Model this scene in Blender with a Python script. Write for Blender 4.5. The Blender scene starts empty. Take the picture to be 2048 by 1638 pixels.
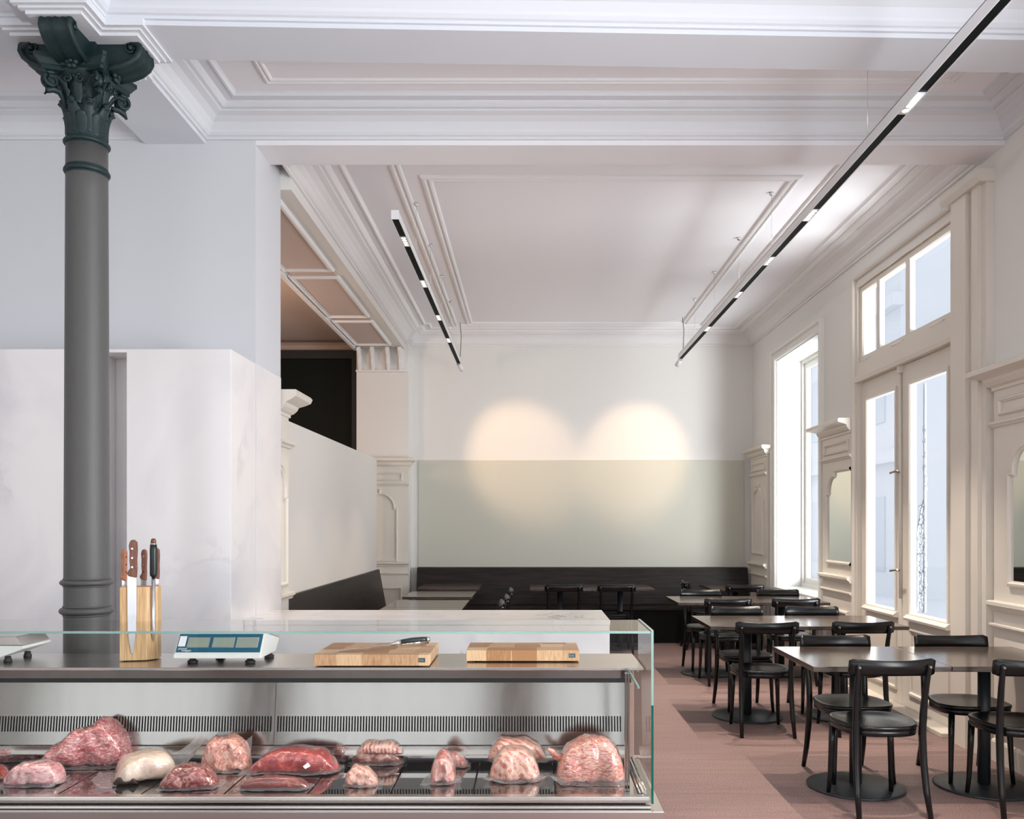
import bpy, bmesh, math, random
from mathutils import Vector, Matrix, noise
R = math.radians; PI = math.pi
SC = bpy.context.scene
COL = SC.collection
# ---------------------------------------------------------------- camera
F = 1750.0; VX, VY, H = 1060.0, 1050.0, 1.5
cam_d = bpy.data.cameras.new('camera'); cam = bpy.data.objects.new('camera', cam_d); COL.objects.link(cam)
cam_d.sensor_width = 36.0; cam_d.lens = 36.0*F/2048
cam_d.shift_x = -(VX-1024)/2048; cam_d.shift_y = (VY-819)/2048
cam_d.clip_start = 0.05
cam.location = (0, 0, H); cam.rotation_euler = (R(90), 0, 0)
SC.camera = cam
SC.view_settings.view_transform = 'Standard'; SC.view_settings.look = 'None'
SC.view_settings.exposure = 0.0; SC.view_settings.gamma = 1.0
try: SC.view_settings.use_curve_mapping = False
except Exception: pass
SC.cycles.use_denoising = True
SC.cycles.sample_clamp_indirect = 6.0
SC.cycles.max_bounces = 10; SC.cycles.transparent_max_bounces = 24
# ---------------------------------------------------------------- world and daylight
wd = bpy.data.worlds.new('sky'); SC.world = wd; wd.use_nodes = True
nt = wd.node_tree; bg = nt.nodes['Background']
bg.inputs[0].default_value = (0.91, 0.94, 1.0, 1); bg.inputs[1].default_value = 1.35

def area_light(name, loc, rot, sx, sy, power, col):
    l = bpy.data.lights.new(name, 'AREA'); l.shape = 'RECTANGLE'; l.size = sx; l.size_y = sy
    l.energy = power; l.color = col
    o = bpy.data.objects.new(name, l); COL.objects.link(o); o.location = loc; o.rotation_euler = rot
    return o
# daylight entering by the shop windows behind the camera, and by the windows on the right
DAY = (0.93, 0.955, 1.0)
for k, xc in enumerate((-4.9, -1.75, 1.4)):
    area_light('daylight_front', (xc, -3.05, 1.95), (R(90), 0, 0), 2.5, 3.0, 25, DAY)
def aim(frm, to): return (Vector(to)-Vector(frm)).to_track_quat('-Z', 'Y').to_euler()
for nm, a, b_, sx, sy, pw in (('daylight_window', (4.7, 8.3, 1.35), (2.4, 10.3, 2.1), 2.2, 2.4, 255), ('daylight_door', (4.9, 5.3, 1.35), (2.6, 7.6, 2.6), 2.8, 2.4, 580)):
    area_light(nm, a, aim(a, b_), sx, sy, pw, (1.0, 0.98, 0.955))
area_light('daylight_side', (3.55, 1.3, 1.9), (R(90), 0, R(90)), 2.3, 2.9, 350, DAY)

def spot(name, loc, target, power, ang, blend, col, rad=0.03, parent=None):
    l = bpy.data.lights.new(name, 'SPOT'); l.energy = power; l.spot_size = R(ang); l.spot_blend = blend
    l.color = col; l.shadow_soft_size = rad
    o = bpy.data.objects.new(name, l); COL.objects.link(o); o.location = loc
    o.rotation_euler = (Vector(target)-Vector(loc)).to_track_quat('-Z', 'Y').to_euler()
    return o
WARM = (1.0, 0.66, 0.40)
XL, XR, ZT = -0.92, 1.89, 3.585          # the two suspended tracks
MOD_L = (6.44, 7.57, 8.81, 9.89); MOD_R = (4.33, 5.89, 6.92, 7.93, 9.31)
for d in MOD_L: spot('track_spot', (XL, d, ZT-0.012), (XL, d, 0), 110, 62, 0.5, (1.0, 0.80, 0.62), 0.035)
for d in (2.9,)+MOD_R: spot('track_spot', (XR, d, ZT-0.012), (XR, d, 0), 250, 66, 0.5, (1.0, 0.86, 0.74), 0.016)
spot('wall_spot', (XL, 9.55, ZT-0.02), (-0.13, 11.8, 2.42), 140, 38, 0.7, WARM)
spot('wall_spot', (XR, 9.65, ZT-0.02), (1.43, 11.8, 2.42), 140, 39, 0.7, WARM)

bp_l = bpy.data.lights.new('added_back_room_lamp', 'POINT'); bp_l.energy = 70; bp_l.color = (1.0, 0.72, 0.52); bp_l.shadow_soft_size = 0.15  # unseen warm lamp, added to brighten the left back room
bp_o = bpy.data.objects.new('added_back_room_lamp', bp_l); COL.objects.link(bp_o); bp_o.location = (-3.6, 8.6, 2.9)
# lamp strip of the refrigerated case, under the front edge of its worktop
area_light('case_lamp', (-1.33, 3.785, 0.842), (R(-14), 0, 0), 3.4, 0.02, 6, (1.0, 0.86, 0.74))

# ================================================================= materials
def nodes(name):
    m = bpy.data.materials.new(name); m.use_nodes = True
    n = m.node_tree.nodes; l = m.node_tree.links
    return m, n, l, n['Principled BSDF']
def simple(name, col, rough=0.5, metal=0.0, spec=0.5, bump=0.0, bscale=200.0, coat=0.0):
    m, n, l, b = nodes(name)
    b.inputs['Base Color'].default_value = (*col, 1); b.inputs['Roughness'].default_value = rough
    b.inputs['Metallic'].default_value = metal; b.inputs['Specular IOR Level'].default_value = spec
    b.inputs['Coat Weight'].default_value = coat
    if bump:
        t = n.new('ShaderNodeTexNoise'); t.inputs['Scale'].default_value = bscale
        g = n.new('ShaderNodeNewGeometry'); l.new(g.outputs['Position'], t.inputs['Vector'])
        u = n.new('ShaderNodeBump'); u.inputs['Strength'].default_value = bump; u.inputs['Distance'].default_value = 0.003
        l.new(t.outputs[0], u.inputs['Height']); l.new(u.outputs[0], b.inputs['Normal'])
    return m
def noisy(name, c1, c2, scale=(1, 1, 1), s=5.0, rough=0.5, detail=4.0, lo=0.35, hi=0.65, metal=0, spec=0.5, bump=0.0, coords='Object', dist=0.0):
    m, n, l, b = nodes(name)
    tc = n.new('ShaderNodeTexCoord'); mp = n.new('ShaderNodeMapping'); mp.inputs['Scale'].default_value = scale
    l.new(tc.outputs[coords], mp.inputs['Vector'])
    t = n.new('ShaderNodeTexNoise'); t.inputs['Scale'].default_value = s; t.inputs['Detail'].default_value = detail
    t.inputs['Distortion'].default_value = dist
    l.new(mp.outputs[0], t.inputs['Vector'])
    r = n.new('ShaderNodeValToRGB'); r.color_ramp.elements[0].position = lo; r.color_ramp.elements[1].position = hi
    r.color_ramp.elements[0].color = (*c1, 1); r.color_ramp.elements[1].color = (*c2, 1)
    l.new(t.outputs[0], r.inputs[0]); l.new(r.outputs[0], b.inputs['Base Color'])
    b.inputs['Roughness'].default_value = rough; b.inputs['Metallic'].default_value = metal
    b.inputs['Specular IOR Level'].default_value = spec
    if bump:
        u = n.new('ShaderNodeBump'); u.inputs['Strength'].default_value = bump; u.inputs['Distance'].default_value = 0.004
        l.new(t.outputs[0], u.inputs['Height']); l.new(u.outputs[0], b.inputs['Normal'])
    return m
def glassy(name, tint, ior=1.5, gl_rough=0.0, extra=0.0, haze=0.0, bump=0.0, fmul=1.0, bscale=22):
    """clear sheet: transparent with a mirror-like layer by angle, optional milky part"""
    m = bpy.data.materials.new(name); m.use_nodes = True; n = m.node_tree.nodes; l = m.node_tree.links
    n.remove(n['Principled BSDF']); out = n['Material Output']
    tr = n.new('ShaderNodeBsdfTransparent'); tr.inputs[0].default_value = (*tint, 1)
    gl = n.new('ShaderNodeBsdfGlossy'); gl.inputs['Roughness'].default_value = gl_rough
    fr = n.new('ShaderNodeFresnel'); fr.inputs[0].default_value = ior
    ma = n.new('ShaderNodeMath'); ma.operation = 'MULTIPLY_ADD'; ma.inputs[1].default_value = fmul; ma.inputs[2].default_value = extra
    ma.use_clamp = True
    l.new(fr.outputs[0], ma.inputs[0])
    ge = n.new('ShaderNodeNewGeometry'); iv = n.new('ShaderNodeMath'); iv.operation = 'SUBTRACT'; iv.inputs[0].default_value = 1.0
    l.new(ge.outputs['Backfacing'], iv.inputs[1]); mb = n.new('ShaderNodeMath'); mb.operation = 'MULTIPLY'
    l.new(ma.outputs[0], mb.inputs[0]); l.new(iv.outputs[0], mb.inputs[1])      # reflect once per sheet, at its entry face
    base = tr
    if haze:
        df = n.new('ShaderNodeBsdfDiffuse'); df.inputs[0].default_value = (0.9, 0.9, 0.92, 1)
        tl = n.new('ShaderNodeBsdfTranslucent'); tl.inputs[0].default_value = (0.9, 0.92, 0.96, 1)
        a = n.new('ShaderNodeMixShader'); a.inputs[0].default_value = 0.6; l.new(df.outputs[0], a.inputs[1]); l.new(tl.outputs[0], a.inputs[2])
        h = n.new('ShaderNodeMixShader'); h.inputs[0].default_value = haze; l.new(tr.outputs[0], h.inputs[1]); l.new(a.outputs[0], h.inputs[2]); base = h
    if bump:
        g = n.new('ShaderNodeTexCoord'); t = n.new('ShaderNodeTexNoise'); t.inputs['Scale'].default_value = bscale; t.inputs['Detail'].default_value = 3
        t.inputs['Distortion'].default_value = 1.2
        l.new(g.outputs['Object'], t.inputs['Vector']); u = n.new('ShaderNodeBump'); u.inputs['Strength'].default_value = bump
        u.inputs['Distance'].default_value = 0.02; l.new(t.outputs[0], u.inputs['Height'])
        l.new(u.outputs[0], gl.inputs['Normal']); l.new(u.outputs[0], fr.inputs['Normal'])
    mx = n.new('ShaderNodeMixShader'); l.new(mb.outputs[0], mx.inputs[0]); l.new(base.outputs[0], mx.inputs[1]); l.new(gl.outputs[0], mx.inputs[2])
    l.new(mx.outputs[0], out.inputs[0])
    return m
def emit(name, col, s):
    m = bpy.data.materials.new(name); m.use_nodes = True; n = m.node_tree.nodes
    n.remove(n['Principled BSDF']); e = n.new('ShaderNodeEmission'); e.inputs[0].default_value = (*col, 1); e.inputs[1].default_value = s
    m.node_tree.links.new(e.outputs[0], n['Material Output'].inputs[0]); return m

M = {}
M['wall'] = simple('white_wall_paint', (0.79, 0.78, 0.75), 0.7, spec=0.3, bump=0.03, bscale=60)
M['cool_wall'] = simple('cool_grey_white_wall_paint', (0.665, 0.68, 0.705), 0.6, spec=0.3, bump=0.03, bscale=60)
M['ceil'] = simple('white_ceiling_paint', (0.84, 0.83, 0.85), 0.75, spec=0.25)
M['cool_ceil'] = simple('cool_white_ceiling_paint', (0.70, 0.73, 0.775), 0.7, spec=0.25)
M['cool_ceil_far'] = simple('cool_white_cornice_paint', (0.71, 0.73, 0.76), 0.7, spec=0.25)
M['plaster'] = simple('white_plaster_moulding', (0.81, 0.80, 0.80), 0.6, spec=0.3)
M['cream'] = simple('cream_joinery_paint', (0.74, 0.695, 0.62), 0.42, spec=0.4)
M['greige'] = simple('grey_green_wall_paint', (0.60, 0.60, 0.52), 0.5, spec=0.35)
M['partition'] = simple('warm_white_partition_paint', (0.76, 0.73, 0.69), 0.55, spec=0.3)
M['rose'] = simple('bounce_tinted_plaster', (0.60, 0.50, 0.46), 0.7, spec=0.2)  # pinkish cast of bounced light put into the plaster colour
M['brown_wall'] = simple('brown_wall_paint', (0.42, 0.32, 0.27), 0.7, spec=0.2)
M['brown_wood'] = simple('brown_reflected_wood', (0.20, 0.11, 0.075), 0.45)
M['facade'] = simple('pale_facade_render', (0.72, 0.74, 0.76), 0.8)
M['facade_window'] = simple('facade_window_glass', (0.56, 0.60, 0.65), 0.3)
M['black_panel'] = simple('black_panel_paint', (0.004, 0.007, 0.006), 0.5, spec=0.12)
M['winwhite'] = simple('white_window_paint', (0.80, 0.80, 0.76), 0.35, spec=0.45)
M['iron'] = simple('dark_green_grey_iron_paint', (0.008, 0.024, 0.026), 0.5, spec=0.45, bump=0.25, bscale=350)
M['shaft'] = simple('graphite_iron_paint', (0.090, 0.090, 0.086), 0.42, spec=0.55, bump=0.35, bscale=420)
M['black_wood'] = simple('black_stained_wood', (0.004, 0.005, 0.0055), 0.24, spec=0.4)
M['black_metal'] = simple('black_powder_coated_steel', (0.018, 0.022, 0.026), 0.42, spec=0.5)
M['dark_wood'] = noisy('dark_stained_oak', (0.030, 0.022, 0.018), (0.085, 0.058, 0.044), (1.2, 14, 14), 4.0, 0.17, 6, spec=1.0, bump=0.02)
M['bench_wood'] = noisy('dark_bench_veneer', (0.004, 0.004, 0.004), (0.026, 0.016, 0.013), (0.8, 0.8, 16), 4.0, 0.42, 7, spec=0.3, bump=0.05)
M['black_plinth'] = simple('black_plinth', (0.006, 0.006, 0.006), 0.7, spec=0.2)
M['button'] = simple('dark_polished_button', (0.25, 0.23, 0.22), 0.15, metal=0.8)
M['black_plastic'] = simple('black_rubber', (0.01, 0.01, 0.011), 0.55)
M['track_white'] = simple('white_track_enamel', (0.80, 0.81, 0.82), 0.35)
M['track_black'] = simple('black_track_insert', (0.003, 0.005, 0.005), 0.6, spec=0.1)
M['chrome'] = simple('polished_steel', (0.75, 0.75, 0.76), 0.12, metal=1.0)
M['brass'] = simple('aged_nickel', (0.42, 0.36, 0.28), 0.3, metal=1.0)
M['cable'] = simple('brown_cable', (0.09, 0.06, 0.05), 0.5)
M['mirror'] = simple('mirror_glass', (0.80, 0.83, 0.80), 0.015, metal=1.0)
M['led'] = emit('warm_led', (1.0, 0.82, 0.68), 2.2)
M['glass'] = glassy('clear_glass', (0.985, 0.995, 0.99), 1.48, fmul=0.95)
M['glass_edge'] = noisy('green_glass_edge', (0.20, 0.34, 0.30), (0.30, 0.45, 0.41), (1, 1, 1), 3, 0.1)
M['glass_edge_dark'] = simple('deep_green_glass_edge', (0.0, 0.085, 0.06), 0.08)
M['pane'] = glassy('window_glass', (0.885, 0.905, 0.93), 1.45, fmul=0.8, haze=0.015)
M['etched'] = simple('etched_grey_ornament', (0.52, 0.58, 0.66), 0.6)
M['film'] = glassy('vacuum_bag_film', (0.985, 0.98, 0.98), 1.45, 0.10, 0.05, 0.05, 0.35, 1.3)
M['film_flap'] = glassy('vacuum_bag_flap', (0.98, 0.98, 0.98), 1.45, 0.13, 0.08, 0.33, 0.8, 1.2, 35)
M['white_label'] = simple('white_paper_label', (0.85, 0.85, 0.84), 0.6)
M['grey_label'] = simple('blue_grey_label', (0.50, 0.58, 0.62), 0.5)
M['scale_white'] = simple('white_scale_plastic', (0.78, 0.78, 0.74), 0.4)
M['teal'] = simple('teal_display_panel', (0.005, 0.10, 0.16), 0.3)
M['lcd'] = simple('grey_green_lcd', (0.27, 0.32, 0.26), 0.2)
M['badge'] = simple('slate_badge', (0.03, 0.07, 0.09), 0.35)
M['badge_ink'] = simple('light_badge_lettering', (0.35, 0.42, 0.45), 0.4)
M['orange_wood'] = noisy('light_brown_handle_wood', (0.40, 0.16, 0.09), (0.55, 0.26, 0.15), (30, 30, 3), 5, 0.4)
M['walnut'] = noisy('walnut_handle_wood', (0.10, 0.035, 0.022), (0.24, 0.10, 0.065), (60, 60, 5), 4, 0.35)
M['block_wood'] = noisy('oak_block_wood', (0.52, 0.31, 0.14), (0.72, 0.48, 0.25), (55, 55, 3), 3, 0.5)
M['black_handle'] = simple('black_grip', (0.008, 0.016, 0.015), 0.35)
M['tray'] = simple('glossy_black_shelf_glass', (0.012, 0.016, 0.016), 0.03, spec=1.0, coat=1.0)
M['dark_gap'] = simple('dark_recess', (0.004, 0.009, 0.008), 0.4)
M['rubber'] = M['black_plastic']

def steel(name, base, rough, anis=0.5, streak=0.08, scale=(0.6, 0.6, 120)):
    m, n, l, b = nodes(name)
    b.inputs['Base Color'].default_value = (*base, 1); b.inputs['Metallic'].default_value = 1.0
    tc = n.new('ShaderNodeTexCoord'); mp = n.new('ShaderNodeMapping'); mp.inputs['Scale'].default_value = scale
    t = n.new('ShaderNodeTexNoise'); t.inputs['Scale'].default_value = 6; t.inputs['Detail'].default_value = 3
    l.new(tc.outputs['Object'], mp.inputs[0]); l.new(mp.outputs[0], t.inputs['Vector'])
    r = n.new('ShaderNodeMapRange'); r.inputs['To Min'].default_value = rough-streak; r.inputs['To Max'].default_value = rough+streak
    l.new(t.outputs[0], r.inputs[0]); l.new(r.outputs[0], b.inputs['Roughness'])
    return m
M['steel'] = steel('brushed_stainless_steel', (0.62, 0.59, 0.565), 0.24, streak=0.03, scale=(0.4, 8, 8))
M['steel_back'] = steel('satin_stainless_panel', (0.30, 0.285, 0.27), 0.15, scale=(3, 0.6, 0.5), streak=0.05)
M['steel_blade'] = simple('blade_steel', (0.62, 0.62, 0.64), 0.22, metal=1.0)

def floor_mat():
    m, n, l, b = nodes('red_brown_floor')
    tc = n.new('ShaderNodeTexCoord')
    t = n.new('ShaderNodeTexNoise'); t.inputs['Scale'].default_value = 150; t.inputs['Detail'].default_value = 3
    t2 = n.new('ShaderNodeTexNoise'); t2.inputs['Scale'].default_value = 3; t2.inputs['Detail'].default_value = 5
    mp = n.new('ShaderNodeMapping'); mp.inputs['Scale'].default_value = (0.6, 7, 1)
    l.new(tc.outputs['Object'], t.inputs['Vector']); l.new(tc.outputs['Object'], mp.inputs[0]); l.new(mp.outputs[0], t2.inputs['Vector'])
    r = n.new('ShaderNodeValToRGB'); e = r.color_ramp.elements
    e[0].position = 0.36; e[0].color = (0.14, 0.082, 0.075, 1); e[1].position = 0.66; e[1].color = (0.35, 0.245, 0.225, 1)
    l.new(t.outputs[0], r.inputs[0])
    mx = n.new('ShaderNodeMixRGB'); mx.blend_type = 'MULTIPLY'; mx.inputs[0].default_value = 0.35
    r2 = n.new('ShaderNodeValToRGB'); r2.color_ramp.elements[0].color = (0.62, 0.6, 0.6, 1); r2.color_ramp.elements[0].position = 0.35; r2.color_ramp.elements[1].position = 0.62
    l.new(t2.outputs[0], r2.inputs[0]); l.new(r.outputs[0], mx.inputs[1]); l.new(r2.outputs[0], mx.inputs[2])
    l.new(mx.outputs[0], b.inputs['Base Color']); b.inputs['Roughness'].default_value = 0.55; b.inputs['Specular IOR Level'].default_value = 0.35
    return m
M['floor'] = floor_mat()

def marble(name, base, vein, amount=0.5, s=1.0):
    m, n, l, b = nodes(name)
    tc = n.new('ShaderNodeTexCoord'); mp = n.new('ShaderNodeMapping'); mp.inputs['Rotation'].default_value = (0.3, 0.5, 0.4)
    mp.inputs['Scale'].default_value = (s, s, s)
    l.new(tc.outputs['Object'], mp.inputs[0])
    w = n.new('ShaderNodeTexNoise'); w.inputs['Scale'].default_value = 1.6; w.inputs['Detail'].default_value = 8; w.inputs['Distortion'].default_value = 1.6
    l.new(mp.outputs[0], w.inputs['Vector'])
    # veins where the noise passes through its middle value
    a = n.new('ShaderNodeMath'); a.operation = 'SUBTRACT'; a.inputs[1].default_value = 0.5; l.new(w.outputs[0], a.inputs[0])
    ab = n.new('ShaderNodeMath'); ab.operation = 'ABSOLUTE'; l.new(a.outputs[0], ab.inputs[0])
    r = n.new('ShaderNodeValToRGB'); r.color_ramp.elements[0].position = 0.0; r.color_ramp.elements[0].color = (1, 1, 1, 1)
    r.color_ramp.elements[1].position = 0.035; r.color_ramp.elements[1].color = (0, 0, 0, 1); l.new(ab.outputs[0], r.inputs[0])
    k = n.new('ShaderNodeTexNoise'); k.inputs['Scale'].default_value = 0.9; k.inputs['Detail'].default_value = 3; l.new(mp.outputs[0], k.inputs['Vector'])
    rk = n.new('ShaderNodeValToRGB'); rk.color_ramp.elements[0].position = 0.56; rk.color_ramp.elements[0].color = (0, 0, 0, 1)
    rk.color_ramp.elements[1].position = 0.72; rk.color_ramp.elements[1].color = (1, 1, 1, 1); l.new(k.outputs[0], rk.inputs[0])
    mu = n.new('ShaderNodeMath'); mu.operation = 'MULTIPLY'; l.new(r.outputs[0], mu.inputs[0]); l.new(rk.outputs[0], mu.inputs[1])
    mu2 = n.new('ShaderNodeMath'); mu2.operation = 'MULTIPLY'; mu2.inputs[1].default_value = amount; l.new(mu.outputs[0], mu2.inputs[0])
    cl = n.new('ShaderNodeMixRGB'); cl.inputs[1].default_value = (*base, 1); cl.inputs[2].default_value = (base[0]*0.88, base[1]*0.89, base[2]*0.92, 1)
    k2 = n.new('ShaderNodeValToRGB'); k2.color_ramp.elements[0].position = 0.42; k2.color_ramp.elements[1].position = 0.68; l.new(w.outputs[0], k2.inputs[0])
    l.new(k2.outputs[0], cl.inputs[0])
    mx = n.new('ShaderNodeMixRGB'); l.new(mu2.outputs[0], mx.inputs[0]); l.new(cl.outputs[0], mx.inputs[1]); mx.inputs[2].default_value = (*vein, 1)
    l.new(mx.outputs[0], b.inputs['Base Color']); b.inputs['Roughness'].default_value = 0.16
    return m
M['marble'] = marble('white_marble', (0.86, 0.83, 0.82), (0.42, 0.43, 0.47), 0.45, 0.8)
M['marble_counter'] = marble('counter_marble', (0.83, 0.81, 0.80), (0.10, 0.11, 0.14), 0.9, 1.7)

def board_mat():
    m, n, l, b = nodes('end_grain_board_wood')
    tc = n.new('ShaderNodeTexCoord')
    br = n.new('ShaderNodeTexVoronoi'); br.distance = 'CHEBYCHEV'; br.inputs['Scale'].default_value = 9; br.inputs['Randomness'].default_value = 0.35
    l.new(tc.outputs['Object'], br.inputs['Vector'])
    t = n.new('ShaderNodeTexNoise'); t.inputs['Scale'].default_value = 14; t.inputs['Detail'].default_value = 8
    mp = n.new('ShaderNodeMapping'); mp.inputs['Scale'].default_value = (9, 9, 1.5); l.new(tc.outputs['Object'], mp.inputs[0]); l.new(mp.outputs[0], t.inputs['Vector'])
    r = n.new('ShaderNodeValToRGB'); r.color_ramp.elements[0].color = (0.42, 0.20, 0.085, 1); r.color_ramp.elements[1].color = (0.76, 0.50, 0.29, 1)
    r.color_ramp.elements[0].position = 0.36; r.color_ramp.elements[1].position = 0.66
    mx = n.new('ShaderNodeMixRGB'); mx.inputs[0].default_value = 0.5
    l.new(br.outputs['Color'], mx.inputs[1]); l.new(t.outputs[0], mx.inputs[2])
    sp = n.new('ShaderNodeRGBToBW'); l.new(mx.outputs[0], sp.inputs[0]); l.new(sp.outputs[0], r.inputs[0])
    l.new(r.outputs[0], b.inputs['Base Color']); b.inputs['Roughness'].default_value = 0.5
    return m
M['board'] = board_mat()

def meat_mat(name, lean, lean2, fat, thr=0.5, scale=18.0, stretch=(1, 1, 1), dist=1.5, band=None, rough=0.28):
    m, n, l, b = nodes(name)
    tc = n.new('ShaderNodeTexCoord'); mp = n.new('ShaderNodeMapping'); mp.inputs['Scale'].default_value = stretch
    mp.inputs['Rotation'].default_value = (0.2, 0.5, 0.3)
    l.new(tc.outputs['Object'], mp.inputs[0])
    t = n.new('ShaderNodeTexNoise'); t.inputs['Scale'].default_value = scale; t.inputs['Detail'].default_value = 7; t.inputs['Distortion'].default_value = dist
    t.inputs['Roughness'].default_value = 0.65
    l.new(mp.outputs[0], t.inputs['Vector'])
    r = n.new('ShaderNodeValToRGB'); e = r.color_ramp.elements
    e[0].position = thr-0.12; e[0].color = (*lean2, 1); e[1].position = thr+0.14; e[1].color = (*fat, 1)
    x = e.new(thr-0.01); x.color = (*lean, 1); x2 = e.new(thr+0.06); x2.color = (*[(a*0.45+c*0.55) for a, c in zip(lean, fat)], 1)
    l.new(t.outputs[0], r.inputs[0]); src = r.outputs[0]
    if band:      # rib bones as bands across one direction
        w = n.new('ShaderNodeTexWave'); w.inputs['Scale'].default_value = band[0]; w.inputs['Distortion'].default_value = 2.5; w.inputs['Detail'].default_value = 1
        w.bands_direction = band[1]; l.new(tc.outputs['Object'], w.inputs['Vector'])
        rw = n.new('ShaderNodeValToRGB'); rw.color_ramp.elements[0].position = 0.45; rw.color_ramp.elements[1].position = 0.7; l.new(w.outputs[0], rw.inputs[0])
        mx = n.new('ShaderNodeMixRGB'); fm = n.new('ShaderNodeMath'); fm.operation = 'MULTIPLY'; fm.inputs[1].default_value = band[2]
        l.new(rw.outputs[0], fm.inputs[0]); l.new(fm.outputs[0], mx.inputs[0]); l.new(src, mx.inputs[1]); mx.inputs[2].default_value = (*fat, 1); src = mx.outputs[0]
    l.new(src, b.inputs['Base Color']); b.inputs['Roughness'].default_value = rough
    b.inputs['Subsurface Weight'].default_value = 0.0
    u = n.new('ShaderNodeBump'); u.inputs['Strength'].default_value = 0.5; u.inputs['Distance'].default_value = 0.004
    l.new(t.outputs[0], u.inputs['Height']); l.new(u.outputs[0], b.inputs['Normal'])
    return m
PINK, RED, DK, FAT, PALE = (0.62, 0.17, 0.17), (0.50, 0.065, 0.055), (0.26, 0.03, 0.03), (0.86, 0.62, 0.55), (0.88, 0.70, 0.60)
MT = {
 'shoulder': meat_mat('marbled_pink_beef', (0.58, 0.16, 0.17), (0.36, 0.055, 0.075), (0.82, 0.60, 0.56), 0.51, 24, (1, 1, 2.2), 2.2),
 'pork': meat_mat('pale_pink_pork', (0.72, 0.33, 0.34), (0.52, 0.14, 0.16), (0.84, 0.60, 0.56), 0.48, 20, (1, 1, 2), 2.0),
 'fatslab': meat_mat('cured_fat_slab', (0.86, 0.62, 0.50), (0.66, 0.28, 0.24), (0.88, 0.70, 0.57), 0.38, 9, (1.5, 1.5, 1), 1.2),
 'round': meat_mat('pink_round_roast', (0.68, 0.26, 0.20), (0.46, 0.09, 0.075), (0.86, 0.58, 0.47), 0.48, 24, (1, 1, 1), 3.0),
 'chop': meat_mat('dark_chop', (0.34, 0.06, 0.05), (0.17, 0.02, 0.025), (0.78, 0.46, 0.38), 0.54, 20, (1, 1, 1.5), 2.5),
 'beef': meat_mat('red_beef_topside', (0.56, 0.085, 0.075), (0.36, 0.04, 0.04), (0.80, 0.42, 0.38), 0.60, 14, (1, 1, 1), 1.6),
 'sausage': meat_mat('dark_red_fillet', (0.34, 0.06, 0.045), (0.20, 0.03, 0.025), (0.60, 0.26, 0.2), 0.62, 16, (1, 1, 2), 1.0),
 'brownbag': meat_mat('brown_red_cut', (0.32, 0.12, 0.09), (0.16, 0.04, 0.03), (0.62, 0.42, 0.34), 0.58, 16, (1, 1, 2), 1.0),
 'rack': meat_mat('lamb_rack', (0.62, 0.20, 0.16), (0.38, 0.07, 0.06), (0.88, 0.62, 0.52), 0.50, 26, (1, 1, 1), 1.5, (18, 'X', 0.75)),
 'rib': meat_mat('rib_rack', (0.66, 0.24, 0.18), (0.46, 0.09, 0.075), (0.86, 0.56, 0.44), 0.48, 22, (1, 1, 1), 2.0, (14, 'DIAGONAL', 0.7)),
 'shank': meat_mat('pink_shank', (0.74, 0.34, 0.29), (0.52, 0.12, 0.10), (0.84, 0.58, 0.50), 0.50, 18, (1, 1, 1), 2.5),
 'ribs': meat_mat('fatty_beef_ribs', (0.62, 0.16, 0.13), (0.40, 0.055, 0.055), (0.84, 0.57, 0.45), 0.46, 27, (0.8, 1.6, 2.4), 2.6),
 'speck': meat_mat('speckled_cured_sausage', (0.30, 0.05, 0.05), (0.16, 0.03, 0.03), (0.66, 0.48, 0.44), 0.55, 26, (1, 1, 1), 1.0),
}
M['rind'] = simple('black_smoked_rind', (0.03, 0.015, 0.01), 0.25)

# ================================================================= mesh helpers
def bmn(): return bmesh.new()
def box(bm, x0, x1, y0, y1, z0, z1):
    vs = [bm.verts.new((x, y, z)) for z in (z0, z1) for y in (y0, y1) for x in (x0, x1)]
    for f in ((0, 2, 3, 1), (4, 5, 7, 6), (0, 1, 5, 4), (2, 6, 7, 3), (0, 4, 6, 2), (1, 3, 7, 5)): bm.faces.new([vs[i] for i in f])
    return vs
def bbox(bm, x0, x1, y0, y1, z0, z1, r=0.004, seg=2):
    """a box with rounded edges"""
    t = bmesh.new(); box(t, x0, x1, y0, y1, z0, z1)
    bmesh.ops.bevel(t, geom=t.edges[:], offset=r, segments=seg, affect='EDGES', profile=0.7)
    add(bm, t)
def add(bm, t, mtx=None):
    mp = {v: bm.verts.new(mtx @ v.co if mtx else v.co) for v in t.verts}
    for f in t.faces:
        try:
            g = bm.faces.new([mp[v] for v in f.verts]); g.smooth = f.smooth; g.material_index = f.material_index
        except ValueError: pass
    t.free()
def ring(bm, pts): return [bm.verts.new(p) for p in pts]
def bridge(bm, a, b, smooth=True, closed=True):
    n = len(a)
    for i in range(n if closed else n-1):
        j = (i+1) % n; f = bm.faces.new((a[i], a[j], b[j], b[i])); f.smooth = smooth
def tube(bm, pts, rad, seg=10, cap=True, sx=1.0, ref=None):
    pts = [Vector(p) for p in pts]; rs = rad if isinstance(rad, (list, tuple)) else [rad]*len(pts)
    prev = None; ref = Vector(ref) if ref else None
    for i, p in enumerate(pts):
        t = (pts[min(i+1, len(pts)-1)]-pts[max(i-1, 0)]).normalized()
        u = ref.copy() if ref else (Vector((0, 0, 1)) if abs(t.z) < 0.8 else Vector((1, 0, 0)))
        u = (u-t*u.dot(t)).normalized(); v = t.cross(u)
        r = ring(bm, [p+(u*math.cos(2*PI*k/seg)*sx+v*math.sin(2*PI*k/seg))*rs[i] for k in range(seg)])
        if prev: bridge(bm, prev, r)
        elif cap: bm.faces.new(r[::-1])
        prev = r
    if cap: bm.faces.new(prev)
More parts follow.
